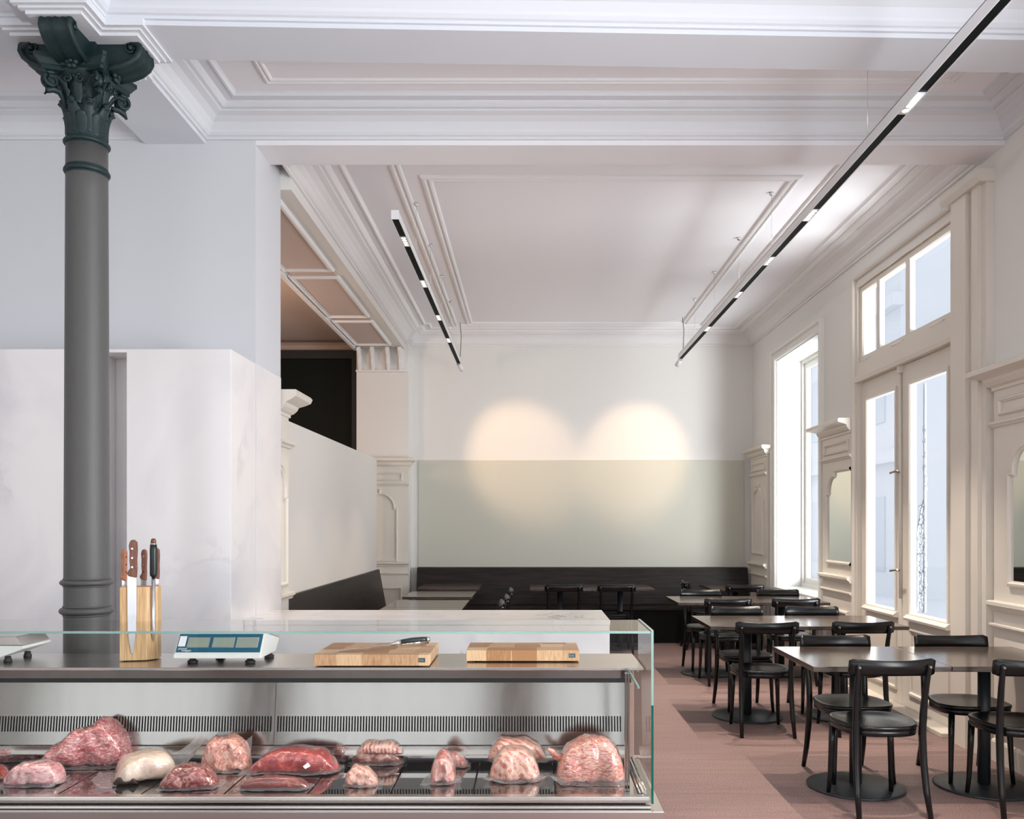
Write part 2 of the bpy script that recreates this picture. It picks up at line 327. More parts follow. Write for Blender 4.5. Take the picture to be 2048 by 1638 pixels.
def lathe(bm, prof, cx=0, cy=0, seg=32, smooth=True, cap=True):
    prev = None
    for r, z in prof:
        c = ring(bm, [(cx+r*math.cos(2*PI*k/seg), cy+r*math.sin(2*PI*k/seg), z) for k in range(seg)])
        if prev: bridge(bm, prev, c, smooth)
        elif cap and r > 1e-5: bm.faces.new(c[::-1])
        prev = c
    if cap: bm.faces.new(prev)
def sweep(bm, path, prof, T, closed=False, pclosed=False, smooth=False):
    """profile (a, w): a = offset to the left of the 2D path, w = third coordinate; T maps (u, v, w) to the world"""
    n = len(path); rows = []
    for i, (u, v) in enumerate(path):
        def nrm(p, q):
            dx, dy = q[0]-p[0], q[1]-p[1]; L = math.hypot(dx, dy); return (-dy/L, dx/L)
        if closed or 0 < i < n-1: n1, n2 = nrm(path[i-1], path[i]), nrm(path[i], path[(i+1) % n])
        elif i == 0: n1 = n2 = nrm(path[0], path[1])
        else: n1 = n2 = nrm(path[-2], path[-1])
        k = 1+n1[0]*n2[0]+n1[1]*n2[1]; k = max(k, 0.3)
        ox, oy = (n1[0]+n2[0])/k, (n1[1]+n2[1])/k
        rows.append(ring(bm, [T(u+a*ox, v+a*oy, w) for a, w in prof]))
    for i in range(n if closed else n-1): bridge(bm, rows[i], rows[(i+1) % n], smooth, pclosed)
    if pclosed and not closed: bm.faces.new(rows[0][::-1]); bm.faces.new(rows[-1])
def prism(bm, poly, a0, a1, T, smooth=False):
    """extrude a 2D polygon between a0 and a1; T(p, q, a)"""
    A = ring(bm, [T(p, q, a0) for p, q in poly]); B = ring(bm, [T(p, q, a1) for p, q in poly])
    bridge(bm, A, B, smooth); bm.faces.new(A[::-1]); bm.faces.new(B)

def wloc(o):
    v = Vector((0, 0, 0))
    while o: v += o.location; o = o.parent
    return v
def thing(name, label, cat, loc=(0, 0, 0), group=None, kind=None):
    o = bpy.data.objects.new(name, None); COL.objects.link(o); o.location = loc
    o.empty_display_size = 0.1
    o['label'] = label; o['category'] = cat
    if group: o['group'] = group
    if kind: o['kind'] = kind
    return o
def mk(name, bm, mat, parent=None, loc=None, label=None, cat=None, group=None, kind=None, smooth=False, bevel=0, fix=True):
    if fix: bmesh.ops.recalc_face_normals(bm, faces=bm.faces[:])
    off = wloc(parent) if parent else Vector((0, 0, 0))
    l = Vector(loc)-off if loc is not None else Vector((0, 0, 0))
    bmesh.ops.translate(bm, verts=bm.verts[:], vec=-(off+l))
    me = bpy.data.meshes.new(name); 
    if smooth:
        for f in bm.faces: f.smooth = True
    bm.to_mesh(me); bm.free()
    for m in (mat if isinstance(mat, (list, tuple)) else [mat]): me.materials.append(m)
    o = bpy.data.objects.new(name, me); COL.objects.link(o); o.parent = parent; o.location = l
    if label: o['label'] = label
    if cat: o['category'] = cat
    if group: o['group'] = group
    if kind: o['kind'] = kind
    if bevel:
        b = o.modifiers.new('bevel', 'BEVEL'); b.width = bevel; b.segments = 2; b.limit_method = 'ANGLE'
    return o
def dup(root, loc, rz=0, label=None, group=None):
    r = root.copy(); COL.objects.link(r); r.location = loc; r.rotation_euler = (0, 0, rz)
    if label: r['label'] = label
    if group: r['group'] = group
    for ch in list(root.children):
        c = ch.copy(); COL.objects.link(c); c.parent = r
        for g in list(ch.children):
            d = g.copy(); COL.objects.link(d); d.parent = c
    return r
def text(name, s, size, mat, parent, mtx, ext=0.0004):
    c = bpy.data.curves.new(name, 'FONT'); c.body = s; c.size = size; c.extrude = ext; c.align_x = 'LEFT'
    tmp = bpy.data.objects.new(name, c); COL.objects.link(tmp); bpy.context.view_layer.update()
    me = bpy.data.meshes.new_from_object(tmp.evaluated_get(bpy.context.evaluated_depsgraph_get())); bpy.data.objects.remove(tmp)
    me.materials.clear(); me.materials.append(mat)
    o = bpy.data.objects.new(name, me); COL.objects.link(o); o.parent = parent
    o.matrix_local = Matrix.Translation(-wloc(parent)) @ mtx
    return o
def P(px, py, d): return Vector(((px-VX)*d/F, d, H-(py-VY)*d/F))

# ================================================================= the room
YB, XW, ZC = 11.8, 3.0, 4.10       # back wall, right wall, ceiling height
YF, XL0 = -3.0, -6.5               # shop front behind the camera, far left wall
bm = bmn(); box(bm, XL0, XW+0.6, YF-0.3, 12.4, -0.1, 0); mk('floor', bm, M['floor'], kind='structure')
bm = bmn(); box(bm, XL0-0.2, XW+0.6, YF-0.3, 12.4, ZC, ZC+0.15); mk('ceiling', bm, M['ceil'], kind='structure')
bm = bmn(); box(bm, -6.7, XL0, YF-0.2, 12.4, 0, ZC); mk('wall_left', bm, M['wall'], kind='structure')
bm = bmn(); box(bm, -1.60, XW+0.5, YB, YB+0.3, 0, ZC); box(bm, -2.29, -1.60, 11.55, YB+0.3, 0, ZC)
mk('wall_back', bm, M['wall'], kind='structure')
# shop front wall behind the camera with three tall openings
bm = bmn()
op = [(-4.9, 1.25), (-1.75, 1.25), (1.4, 1.25)]
xs = [XL0]+[v for c, h in op for v in (c-h, c+h)]+[XW+0.5]
for i in range(0, len(xs), 2): box(bm, xs[i], xs[i+1], YF, YF+0.3, 0, ZC)
for c, h in op: box(bm, c-h, c+h, YF, YF+0.3, 0, 0.3); box(bm, c-h, c+h, YF, YF+0.3, 3.6, ZC)
mk('wall_front', bm, M['wall'], kind='structure')
for k, xc in enumerate((-3.32, -0.18)):  # unseen brown posts, added for their reflection in the case's steel panel
    bm = bmn(); bbox(bm, xc-0.33, xc+0.33, YF+0.30, YF+0.38, 0, 3.7, 0.01); mk('trim_%d' % (30+k), bm, M['brown_wood'], kind='structure')
# right wall with the window niche, the door opening and a street window beside the camera
bm = bmn()
W0, W1, WZ0, WZ1 = 9.05, 10.65, 0.75, 3.50     # niche
D0, D1, DZ1 = 6.17, 8.04, 3.70                 # door
S0, S1 = 0.1, 2.5
def rw(y0, y1, z0, z1, x1=XW+0.5): box(bm, XW, x1, y0, y1, z0, z1)
rw(YF, S0, 0, ZC); rw(S0, S1, 0, 0.4); rw(S0, S1, 3.4, ZC); rw(S1, 5.6, 0, ZC); rw(5.6, D0, 0, ZC, XW+0.165); rw(D0, D1, DZ1, ZC, XW+0.165)
rw(D1, W0-0.16, 0, ZC, XW+0.165); rw(W0, W1, 0, WZ0, XW+0.37); rw(W0, W1, WZ1, ZC, XW+0.37); rw(W1, 12.1, 0, ZC, XW+0.37)
rw(W0-0.16, W0, 0, ZC, XW+0.37)
mk('wall_right', bm, M['wall'], kind='structure')
# wall with the big opening between the butcher's room and the dining room
WY0, WY1, XJ = 5.53, 6.08, -1.733
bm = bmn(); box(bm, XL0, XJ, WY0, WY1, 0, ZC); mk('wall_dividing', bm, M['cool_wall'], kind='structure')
bm = bmn(); box(bm, XJ, XW, WY0, 5.83, 3.90, ZC); mk('trim_1', bm, M['ceil'], kind='structure')
# near beam, slightly skewed, and beam running from the column to the wall and to the street
bm = bmn()
vs = box(bm, XL0, XW, 4.21, 4.52, 3.908, ZC)
for v in vs: v.co.y += (v.co.x+2.0)*0.030
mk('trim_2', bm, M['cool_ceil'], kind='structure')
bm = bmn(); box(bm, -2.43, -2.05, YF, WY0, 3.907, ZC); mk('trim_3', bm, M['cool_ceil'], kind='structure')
# wide panelled soffit over the bench wall, resting on the back pier
bm = bmn(); box(bm, -2.29, -1.66, WY1, 11.56, 3.83, ZC)
mk('trim_4', bm, M['wall'], kind='structure')
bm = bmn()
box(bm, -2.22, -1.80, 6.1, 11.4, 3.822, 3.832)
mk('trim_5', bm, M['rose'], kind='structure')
bm = bmn()
TS = lambda u, v, w: (u, v, 3.83-w)
ms = [(0, 0), (0, 0.012), (0.012, 0.026), (0.028, 0.03), (0.036, 0.018), (0.05, 0.014), (0.05, 0)]
for a, b_ in ((6.15, 7.98), (8.16, 9.75), (9.93, 11.25)):
    sweep(bm, [(-2.26, a), (-1.78, a), (-1.78, b_), (-2.26, b_)], ms, TS, closed=True)
box(bm, -2.31, -2.27, 6.1, 11.5, 3.79, 3.84)
mk('trim_6', bm, M['plaster'], kind='structure')

# cornices and ceiling mouldings
CP = [(0, -0.17), (0.018, -0.17), (0.018, -0.155), (0.032, -0.15), (0.045, -0.135), (0.05, -0.12), (0.075, -0.085), (0.11, -0.062),
      (0.15, -0.052), (0.15, -0.042), (0.175, -0.04), (0.19, -0.028), (0.20, -0.018), (0.20, -0.012), (0.25, -0.012), (0.258, -0.02), (0.272, -0.02), (0.28, -0.008), (0.29, 0)]
TC = lambda u, v, w: (u, v, ZC+w)
def cornice(name, path, closed=True, prof=CP, s=1.0, mat='plaster'):
    bm = bmn(); sweep(bm, path, [(a*s, w*s) for a, w in prof], TC, closed); return mk(name, bm, M[mat], kind='structure', fix=False)
# counter-clockwise, so the left of the path is the inside of the room
cornice('trim_7', [(-1.66, 5.83), (XW, 5.83), (XW, YB), (-1.60, YB), (-1.60, 11.55), (-1.66, 11.55)], s=1.12)
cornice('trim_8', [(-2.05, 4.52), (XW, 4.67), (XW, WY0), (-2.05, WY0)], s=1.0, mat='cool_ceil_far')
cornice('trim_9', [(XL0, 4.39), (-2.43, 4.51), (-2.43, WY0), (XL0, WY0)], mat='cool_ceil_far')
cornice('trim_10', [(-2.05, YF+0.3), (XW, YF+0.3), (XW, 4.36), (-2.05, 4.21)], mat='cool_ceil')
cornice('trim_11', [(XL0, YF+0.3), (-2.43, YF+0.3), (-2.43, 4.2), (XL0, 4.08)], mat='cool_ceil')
# flat frames on the dining room ceiling
FM = [(0, 0), (0, -0.012), (0.014, -0.022), (0.03, -0.024), (0.036, -0.012), (0.055, -0.012), (0.062, -0.022), (0.078, -0.018), (0.085, 0)]
def cframe(name, x0, x1, y0, y1, prof=FM):
    bm = bmn(); sweep(bm, [(x0, y0), (x1, y0), (x1, y1), (x0, y1)], prof, TC, True); mk(name, bm, M['plaster'], kind='structure', fix=False)
cframe('trim_12', -1.02, 2.30, 5.95, 11.42)
cframe('trim_13', -0.82, 2.03, 6.5, 11.28)
cframe('trim_14', -1.55, 2.5, 4.86, 5.14, [(a*0.6, w*0.7) for a, w in FM])
# rosette-edge pads over the column (stepped mouldings around the crossing of the beams)
bm = bmn()
CX, CY = -2.21, 4.365
for e, z0, z1 in ((0.0, 3.868, 3.885), (0.022, 3.884, 3.896), (0.045, 3.895, 3.93)):
    box(bm, CX-0.31-e, CX+0.31+e, CY-0.13-e, CY+0.13+e, z0, z1)
    box(bm, CX-0.13-e, CX+0.13+e, CY-0.31-e, CY+0.31+e, z0+0.0004, z1-0.0004)
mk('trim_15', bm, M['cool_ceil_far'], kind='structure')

# ---- the left back room
bm = bmn(); box(bm, XL0, -2.29, 12.0, 12.2, 0, ZC); mk('wall_rear_left', bm, M['brown_wall'], kind='structure')
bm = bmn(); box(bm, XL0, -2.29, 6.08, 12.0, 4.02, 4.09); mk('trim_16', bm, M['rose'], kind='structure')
bm = bmn()
prism(bm, [(12.0, 3.98), (11.88, 3.98), (11.93, 3.95), (11.94, 3.90), (11.97, 3.88), (12.0, 3.88)], XL0, -2.3, lambda p, q, a: (a, p, q))
mk('trim_17', bm, M['brown_wall'], kind='structure')
dp = thing('black_wall_panel', 'tall black panel in a thin frame behind the low white partition', 'wall panel', (-3.4, 11.97, 0))
bm = bmn(); box(bm, -4.6, -2.32, 11.95, 11.985, 0.02, 3.88); mk('panel', bm, M['black_panel'], dp)
bm = bmn()
sweep(bm, [(-4.6, 0.02), (-2.32, 0.02), (-2.32, 3.88), (-4.6, 3.88)], [(0, 0), (0, 0.03), (0.11, 0.03), (0.12, 0)], lambda u, v, w: (u, 11.95-w, v), True)
mk('frame', bm, M['black_plastic'], dp)
# low partition in front of the left room
bm = bmn(); box(bm, -2.07, -1.97, 6.40, 11.25, 0.0, 2.35)
mk('wall_partition', bm, M['partition'], kind='structure', bevel=0.004)
# little scroll consoles under the soffit, on the pier
for k, xc in enumerate((-2.235, -2.06, -1.86, -1.70)):
    bm = bmn()
    pr = [(11.55, 3.82), (11.37, 3.82), (11.36, 3.78), (11.40, 3.74), (11.44, 3.70), (11.45, 3.62), (11.49, 3.56), (11.50, 3.52), (11.55, 3.51)]
    prism(bm, pr, xc-0.022, xc+0.022, lambda p, q, a: (a, p, q))
    mk('trim_%d' % (18+k), bm, M['plaster'], kind='structure', bevel=0.004)
bm = bmn()
box(bm, -2.29, -1.61, 11.50, 11.55, 3.515, 3.54); mk('trim_22', bm, M['plaster'], kind='structure')
# grey-green painted field on the back wall
bm = bmn(); box(bm, -1.50, 2.88, YB-0.025, YB, 0.5, 2.37); mk('trim_23', bm, M['greige'], kind='structure', bevel=0.003)

# ---- panelling
def rail(bm, T, u0, u1, z, h=0.05, w=0.035, w0=0.0, ends=True):
    pr = [(w0, z-h/2), (w0+w*0.45, z-h/2), (w0+w*0.6, z-h*0.2), (w0+w, z+h*0.05), (w0+w, z+h*0.4), (w0+w*0.7, z+h/2), (w0, z+h/2)]
    prism(bm, pr, u0, u1, lambda p, q, a: T(a, p, q))
FR = [(0, 0), (0, 0.014), (0.008, 0.024), (0.02, 0.026), (0.028, 0.014), (0.036, 0.012), (0.036, 0)]
def rect(bm, T, u0, u1, z0, z1, w0=0.07, prof=FR, s=1.0):
    sweep(bm, [(u0, z0), (u1, z0), (u1, z1), (u0, z1)], [(a*s, w*s+w0) for a, w in prof], lambda u, v, w: T(u, w, v), True, smooth=False)
def arch_path(u0, u1, z0, z1, notch=0.05, r=0.20, step=0.05):
    p = [(u0, z0), (u1, z0), (u1, z1-r-step), (u1-notch, z1-r-step)]
    for k in range(1, 9):
        a = PI/2*k/8; p.append((u1-notch-r+r*math.cos(a), z1-step-r+r*math.sin(a)))
    p += [(u1-notch-r, z1)]
    q = [(u0+u1-x, z) for x, z in p[:1:-1]]
    return p+q
def wainscot(name, T, u0, u1, ztop, arch, label, mirror=False, lower=None, side_lo=True, side_hi=True, notch=0.05, r=0.2, ov=0.09, W=0.07, clip=None):
    c = T((u0+u1)/2, 0, 0); t = thing(name, label, 'wall panelling', c)
    bm = bmn()
    prism(bm, [(0.0, 0.0), (W, 0.0), (W, ztop-0.13), (0.0, ztop-0.13)], u0, u1, lambda p, q, a: T(a, p, q))
    mk('backing_panel', bm, M['cream'], t)
    bm = bmn()   # cornice with its returns
    pr = [(0, 0), (0.012, 0), (0.012, 0.02), (0.03, 0.03), (0.045, 0.055), (0.05, 0.075), (0.075, 0.085), (ov, 0.10), (ov, 0.125), (ov-0.01, 0.135), (0, 0.135)]
    pr2 = [(-W, 0.0), (-W, 0.135)]
    path = ([(u0, -0.02)] if side_lo else [])+[(u0, W), (u1, W)]+([(u1, -0.02)] if side_hi else [])
    sweep(bm, path, [(a, z+ztop-0.145) for a, z in pr]+[(-0.03, ztop-0.01), (-0.03, ztop-0.145)], lambda u, v, w: T(u, v, w), False, True)
    mk('cornice', bm, M['cream'], t)
    bm = bmn()
    for z, h, w in ((ztop-0.36, 0.035, 0.03), (0.99, 0.06, 0.05), (0.86, 0.03, 0.03)):
        rail(bm, T, u0-0.012, u1+0.012, z, h, w, W); mk('rail', bm, M['cream'], t); bm = bmn()
    prism(bm, [(W, 0), (W+0.02, 0), (W+0.02, 0.12), (W+0.012, 0.135), (W, 0.14)], u0, u1, lambda p, q, a: T(a, p, q))
    mk('skirting', bm, M['cream'], t)
    bm = bmn(); rect(bm, T, u0+0.07, u1-0.07, ztop-0.31, ztop-0.20, W, s=0.8); mk('frieze_panel', bm, M['cream'], t)
    bm = bmn()
    n = max(1, int(round((u1-u0)/0.62)))
    for k in range(n):
        a = u0+0.06+(u1-u0-0.12)*k/n; b_ = u0+0.06+(u1-u0-0.12)*(k+1)/n
        rect(bm, T, a+0.015, b_-0.015, 0.20, 0.69, W)
    mk('lower_panel', bm, M['cream'], t)
    a0, a1, az0, az1 = arch
    path = arch_path(a0, a1, az0, az1, notch, r)
    if clip is not None:      # the frame runs on behind the door casing
        path = [(clip, az0)]+[q for q in path[1:] if q[0] > clip and path.index(q) <= 13]+[(clip, az1)]
    bm = bmn(); sweep(bm, path, [(a-0.0, w+W) for a, w in FR], lambda u, v, w: T(u, w, v), clip is None)
    fr = mk('arched_frame', bm, M['cream'], t)
    if mirror:
        bm = bmn(); bm.faces.new(ring(bm, [T(u, W+0.006, z) for u, z in path]))
        mk('mirror', bm, M['mirror'], t, label='arched mirror pane')
    return t
TR = lambda u, w, z: (XW-w, u, z)
wainscot('wall_panelling', TR, 10.82, 11.62, 2.50, (10.95, 11.48, 1.12, 2.02), 'narrow cream wall panelling in the far corner beyond the window niche', notch=0.04, r=0.14)
wainscot('wall_panelling', TR, 8.075, 8.88, 2.50, (7.50, 8.74, 1.12, 2.04), 'cream wall panelling with mirror between window niche and glazed door', mirror=True, notch=0.045, r=0.17, side_lo=False, clip=8.08, W=0.03, ov=0.13)
wainscot('wall_panelling', TR, 4.42, 5.60, 2.50, (4.60, 5.42, 1.12, 2.05), 'cream wall panelling with mirror on the near side of the glazed door', mirror=True, notch=0.05, r=0.17, W=0.03, ov=0.13)
TB = lambda u, w, z: (u, 11.55-w, z)
wainscot('wall_panelling', TB, -2.29, -1.60, 2.39, (-2.21, -1.73, 1.02, 1.97), 'cream wall panelling on the back pier left of the long bench', notch=0.035, r=0.19)
# panelling on the inner face of the near pier, by the partition
t = thing('wall_panelling', 'cream wall panelling with deep cornice at the near end of partition', 'wall panelling', (-1.9, 6.2, 0))
TL = lambda u, w, z: (-1.76+w, u, z)
bm = bmn(); box(bm, -2.06, -1.76, 6.08, 6.38, 0, 2.30); mk('backing_panel', bm, M['cream'], t)
bm = bmn()
pr = [(0, 0), (0.012, 0), (0.012, 0.02), (0.03, 0.03), (0.05, 0.055), (0.06, 0.08), (0.10, 0.10), (0.13, 0.12), (0.14, 0.15), (0.13, 0.165), (0, 0.165)]
sweep(bm, [(6.09, 0.0), (6.38, 0.0), (6.38, -0.3)], [(a, z+2.28) for a, z in pr]+[(-0.03, 2.445), (-0.03, 2.28)], lambda u, v, w: TL(u, v, w), False, True)
mk('cornice', bm, M['cream'], t)
for z in (2.08, 0.99):
    bm = bmn(); rail(bm, TL, 6.09, 6.42, z, 0.05, 0.04); mk('rail', bm, M['cream'], t)
bm = bmn()
prism(bm, [(0, 0), (0.02, 0), (0.02, 0.13), (0, 0.14)], 6.09, 6.38, lambda p, q, a: TL(a, p, q)); mk('skirting', bm, M['cream'], t)
bm = bmn(); hp = [(6.10, 1.06), (6.30, 1.06), (6.30, 1.72), (6.27, 1.72)]+[(6.10+0.17*math.cos(PI/2*k/8), 1.74+0.20*math.sin(PI/2*k/8)) for k in range(1, 9)]
sweep(bm, hp, FR, lambda u, v, w: TL(u, w, v), False); mk('arched_frame', bm, M['cream'], t)

# ---- window niche
win = thing('window_1', 'tall window in a deep white niche at the far right', 'window', (XW, (W0+W1)/2, WZ0), kind='structure')
bm = bmn()
CS = [(0, 0), (0, 0.012), (0.012, 0.026), (0.03, 0.03), (0.05, 0.022), (0.075, 0.022), (0.09, 0.045), (0.115, 0.05), (0.125, 0.035), (0.13, 0)]
sweep(bm, [(W1, 0.0), (W1, WZ1), (W0, WZ1), (W0, 0.0)], [(-a, w) for a, w in CS], lambda u, v, w: TR(u, w, v), False)
mk('window_casing', bm, M['winwhite'], win, fix=False)
bm = bmn(); bbox(bm, 2.95, XW+0.34, W0-0.0, W1+0.0, WZ0-0.04, WZ0+0.005, 0.006); mk('window_sill', bm, M['winwhite'], win)
bm = bmn()
for a in ((W0, WZ0), ): pass
sweep(bm, [(W0, WZ0), (W1, WZ0), (W1, WZ1), (W0, WZ1)], [(0, -0.36), (0.05, -0.36), (0.05, -0.30), (0.0, -0.30)], lambda u, v, w: TR(u, w, v), True, True)
sweep(bm, [(W0+0.05, WZ0+0.05), (W1-0.05, WZ0+0.05), (W1-0.05, WZ1-0.05), (W0+0.05, WZ1-0.05)], [(0, -0.38), (0.06, -0.38), (0.07, -0.345), (0.055, -0.33), (0, -0.33)], lambda u, v, w: TR(u, w, v), True, True)
mk('window_frame', bm, M['winwhite'], win)
bm = bmn(); box(bm, XW+0.355, XW+0.361, W0+0.1, W1-0.1, WZ0+0.1, WZ1-0.1); mk('pane', bm, M['pane'], win)
# plain reveals of the niche (splayed inner boards)
bm = bmn(); box(bm, XW+0.002, XW+0.30, W1-0.012, W1-0.001, WZ0, WZ1-0.002); box(bm, XW+0.002, XW+0.30, W0+0.001, W0+0.012, WZ0, WZ1-0.002)
box(bm, XW+0.002, XW+0.30, W0+0.012, W1-0.012, WZ1-0.012, WZ1-0.001); mk('reveal', bm, M['winwhite'], win)

# pale building across the street, seen through the panes
bd = thing('street_building', 'pale building front across the street behind the door glass', 'building', (10.5, 26, 0))
bm = bmn(); box(bm, 10.0, 14, 23.6, 34, -3.5, 11.6); mk('facade', bm, M['facade'], bd)
bm = bmn()
for z in (3.2, 7.4, 11.2): box(bm, 9.7, 10.02, 23.4, 34.1, z, z+0.35)
mk('string_course', bm, M['facade'], bd)
for y in (24.6, 27.2, 29.8, 32.2):
    for z in (0.2, 4.4, 8.4):
        bm = bmn(); box(bm, 9.96, 10.01, y, y+1.1, z, z+2.1); mk('window', bm, M['facade_window'], bd)
bm = bmn(); box(bm, 3.6, 40, -20, 60, -0.6, -0.5); mk('street_ground', bm, M['facade'], kind='structure')
# ---- glazed double door with a transom
dr = thing('door_1', 'tall cream glazed double door with transom on the right', 'door', (XW, (D0+D1)/2, 0), kind='structure')
bm = bmn()
CS2 = [(0, 0), (0, 0.02), (0.012, 0.035), (0.03, 0.038), (0.045, 0.03), (0.08, 0.03), (0.095, 0.045), (0.13, 0.055), (0.20, 0.055), (0.215, 0.04), (0.24, 0.04), (0.25, 0)]
sweep(bm, [(D0, 0.0), (D0, DZ1+0.04), (D1, DZ1+0.04), (D1, 0.0)], [(a, w) for a, w in CS2[:4]+[(0.03, 0)]], lambda u, v, w: TR(u, w, v), False)
# the broad fluted pilaster on the near side
for k, (a, b_, w) in enumerate(((5.66, 6.14, 0.05), (5.72, 5.80, 0.075), (5.86, 6.06, 0.085))): prism(bm, [(0, 0.0), (w, 0.0), (w, 3.76), (0, 3.76)], a, b_, lambda p, q, s: TR(s, p, q))
prism(bm, [(0, 3.72), (0.10, 3.72), (0.12, 3.76), (0.12, 3.80), (0, 3.80)], 5.64, 6.16, lambda p, q, s: TR(s, p, q))
mk('door_casing', bm, M['cream'], dr)
bm = bmn()   # fixed frame: head, transom bar, jambs
xg = XW+0.05
def fr(y0, y1, z0, z1, x0=XW-0.005, x1=XW+0.16): box(bm, x0, x1, y0, y1, z0, z1)
fr(D0, D0+0.03, 0, DZ1); fr(D1-0.03, D1, 0, DZ1); fr(D0+0.03, D1-0.03, DZ1-0.03, DZ1); fr(D0+0.03, D1-0.03, 2.80, 2.98)
prism(bm, [(0.005, 2.80), (0.02, 2.80), (0.03, 2.83), (0.03, 2.86), (0.005, 2.87)], D0, D1, lambda p, q, a: TR(a, p, q))
mk('door_frame', bm, M['cream'], dr)
tr = None
bm = bmn()
TG = lambda u, v, w: (XW+0.02+w, u, v)
z0, z1 = 2.985, 3.665
sweep(bm, [(D0+0.035, z0), (D1-0.035, z0), (D1-0.035, z1), (D0+0.035, z1)], [(0, 0), (0.045, 0), (0.055, 0.015), (0.055, 0.04), (0, 0.04)], TG, True, True)
PY = [(6.39, 6.95), (7.04, 7.54), (7.62, 8.14)]
for a, b_ in ((6.93, 7.05), (7.53, 7.64)): box(bm, XW+0.018, XW+0.06, a+0.02, b_-0.02, z0+0.04, z1-0.04)
ts = mk('transom_sash', bm, M['cream'], dr)
for a, b_ in ((6.255, 6.95), (7.03, 7.55), (7.62, 7.955)):
    bm = bmn(); box(bm, XW+0.040, XW+0.046, a, b_, z0+0.055, z1-0.055); mk('pane', bm, M['pane'], ts)
for yc in (6.45, 7.15, 7.85):
    bm = bmn(); tube(bm, [(XW+0.005, yc-0.10, 2.982), (XW+0.005, yc+0.10, 2.982)], 0.014, 10); mk('hinge', bm, M['cream'], ts)
LZ0, LZ1 = 0.79, 2.63
for k, (a, b_, ga, gb) in enumerate(((D0+0.035, 7.135, 6.345, 6.98), (7.14, D1-0.035, 7.25, 7.87))):
    bm = bmn(); x0, x1 = XW+0.035, XW+0.085
    box(bm, x0, x1, a, ga, 0.02, 2.795); box(bm, x0, x1, gb, b_, 0.02, 2.795); box(bm, x0, x1, ga, gb, LZ1, 2.795); box(bm, x0, x1, ga, gb, 0.02, LZ0)
    sweep(bm, [(ga, LZ0), (gb, LZ0), (gb, LZ1), (ga, LZ1)], [(-0.02, 0.0), (-0.02, -0.014), (0.0, -0.016), (0.012, -0.004), (0.014, 0.02)], lambda u, v, w: (x0+w, u, v), True)
    sweep(bm, [(ga, 0.16), (gb, 0.16), (gb, 0.66), (ga, 0.66)], [(-0.02, 0.0), (-0.02, -0.014), (0.0, -0.016), (0.012, -0.004), (0.03, -0.003)], lambda u, v, w: (x0+w, u, v), True)
    prism(bm, [(0, LZ0-0.055), (0.04, LZ0-0.05), (0.045, LZ0-0.03), (0.015, LZ0-0.005), (0, LZ0-0.005)], ga-0.04, gb+0.04, lambda p, q, s: (x0-p, s, q))
    lf = mk('door_leaf', bm, M['cream'], dr, bevel=0.002)
    bm = bmn(); box(bm, x0+0.02, x0+0.026, ga, gb, LZ0, LZ1); pn = mk('pane', bm, M['pane'], lf, label='clouded glass pane')
    if k == 0:      # etched scrollwork on the near leaf's glass
        bm = bmn(); xx = x0+0.034; rnd = random.Random(4)
        def spiral(y, z, r0, turns, sgn, a0=0.0, w=0.006):
            pts = []
            for i in range(22):
                tt = i/21; a = a0+sgn*tt*turns*2*PI; r = r0*(1-tt*0.85); pts.append((xx, y+r*math.cos(a), z+r*math.sin(a)))
            tube(bm, pts, [w*(1-0.4*i/21) for i in range(22)], 5)
        tube(bm, [(xx, 6.80, 0.82), (xx, 6.80, 2.60)], 0.012, 6)
        tube(bm, [(xx, 6.93, 0.82), (xx, 6.93, 1.45), (xx, 6.86, 1.62), (xx, 6.80, 1.72)], 0.008, 6)
        for z in [0.86+0.075*i for i in range(11)]: spiral(6.87+rnd.uniform(-.02, .02), z, 0.05, 1.2, rnd.choice((-1, 1)), rnd.uniform(0, 6)); spiral(6.81+rnd.uniform(-.02, .02), z+0.03, 0.035, 1.1, rnd.choice((-1, 1)), rnd.uniform(0, 6), 0.005)
        for z in (1.78, 1.86, 1.95, 2.05, 2.16, 2.24): spiral(6.80, z, 0.035, 1.1, 1 if int(z*100) % 2 else -1, z*9, 0.005)
        mk('etched_ornament', bm, M['etched'], pn)
bm = bmn(); tube(bm, [(XW+0.02, 7.137, 0.9), (XW+0.02, 7.137, 2.78)], 0.011, 10); bbox(bm, XW+0.0, XW+0.035, 7.115, 7.16, 2.74, 2.80, 0.004)
rod = mk('espagnolette_rod', bm, M['cream'], dr)
for z in (1.93, 1.13):
    bm = bmn(); tube(bm, [(XW+0.02, 7.137, z), (XW-0.04, 7.12, z)], 0.008, 8); tube(bm, [(XW-0.045, 7.17, z-0.005), (XW-0.04, 7.05, z+0.01)], [0.012, 0.007], 8)
    mk('door_handle', bm, M['brass'], dr)
bm = bmn(); bbox(bm, 2.90, XW+0.16, D0, D1, 0, 0.03, 0.004); mk('threshold', bm, M['cream'], dr)

# baseboards
bm = bmn()
for a, b_ in ((8.90, 9.04), (10.66, 10.80), (11.62, 11.8)): prism(bm, [(0, 0), (0.02, 0), (0.02, 0.13), (0.01, 0.14), (0, 0.14)], a, b_, lambda p, q, s: TR(s, p, q))
prism(bm, [(0, 0), (0.02, 0), (0.02, 0.13), (0.01, 0.14), (0, 0.14)], S1, 4.42, lambda p, q, s: TR(s, p, q))
mk('baseboard_right', bm, M['cream'], kind='structure')
# panelling below the niche sill
bm = bmn(); prism(bm, [(0, 0.14), (0.03, 0.14), (0.03, 0.70), (0, 0.71)], W0, W1, lambda p, q, a: TR(a, p, q))
for a in (W0+0.05, W0+0.84): rect(bm, TR, a, a+0.70, 0.2, 0.64, 0.03)
mk('trim_24', bm, M['cream'], kind='structure')

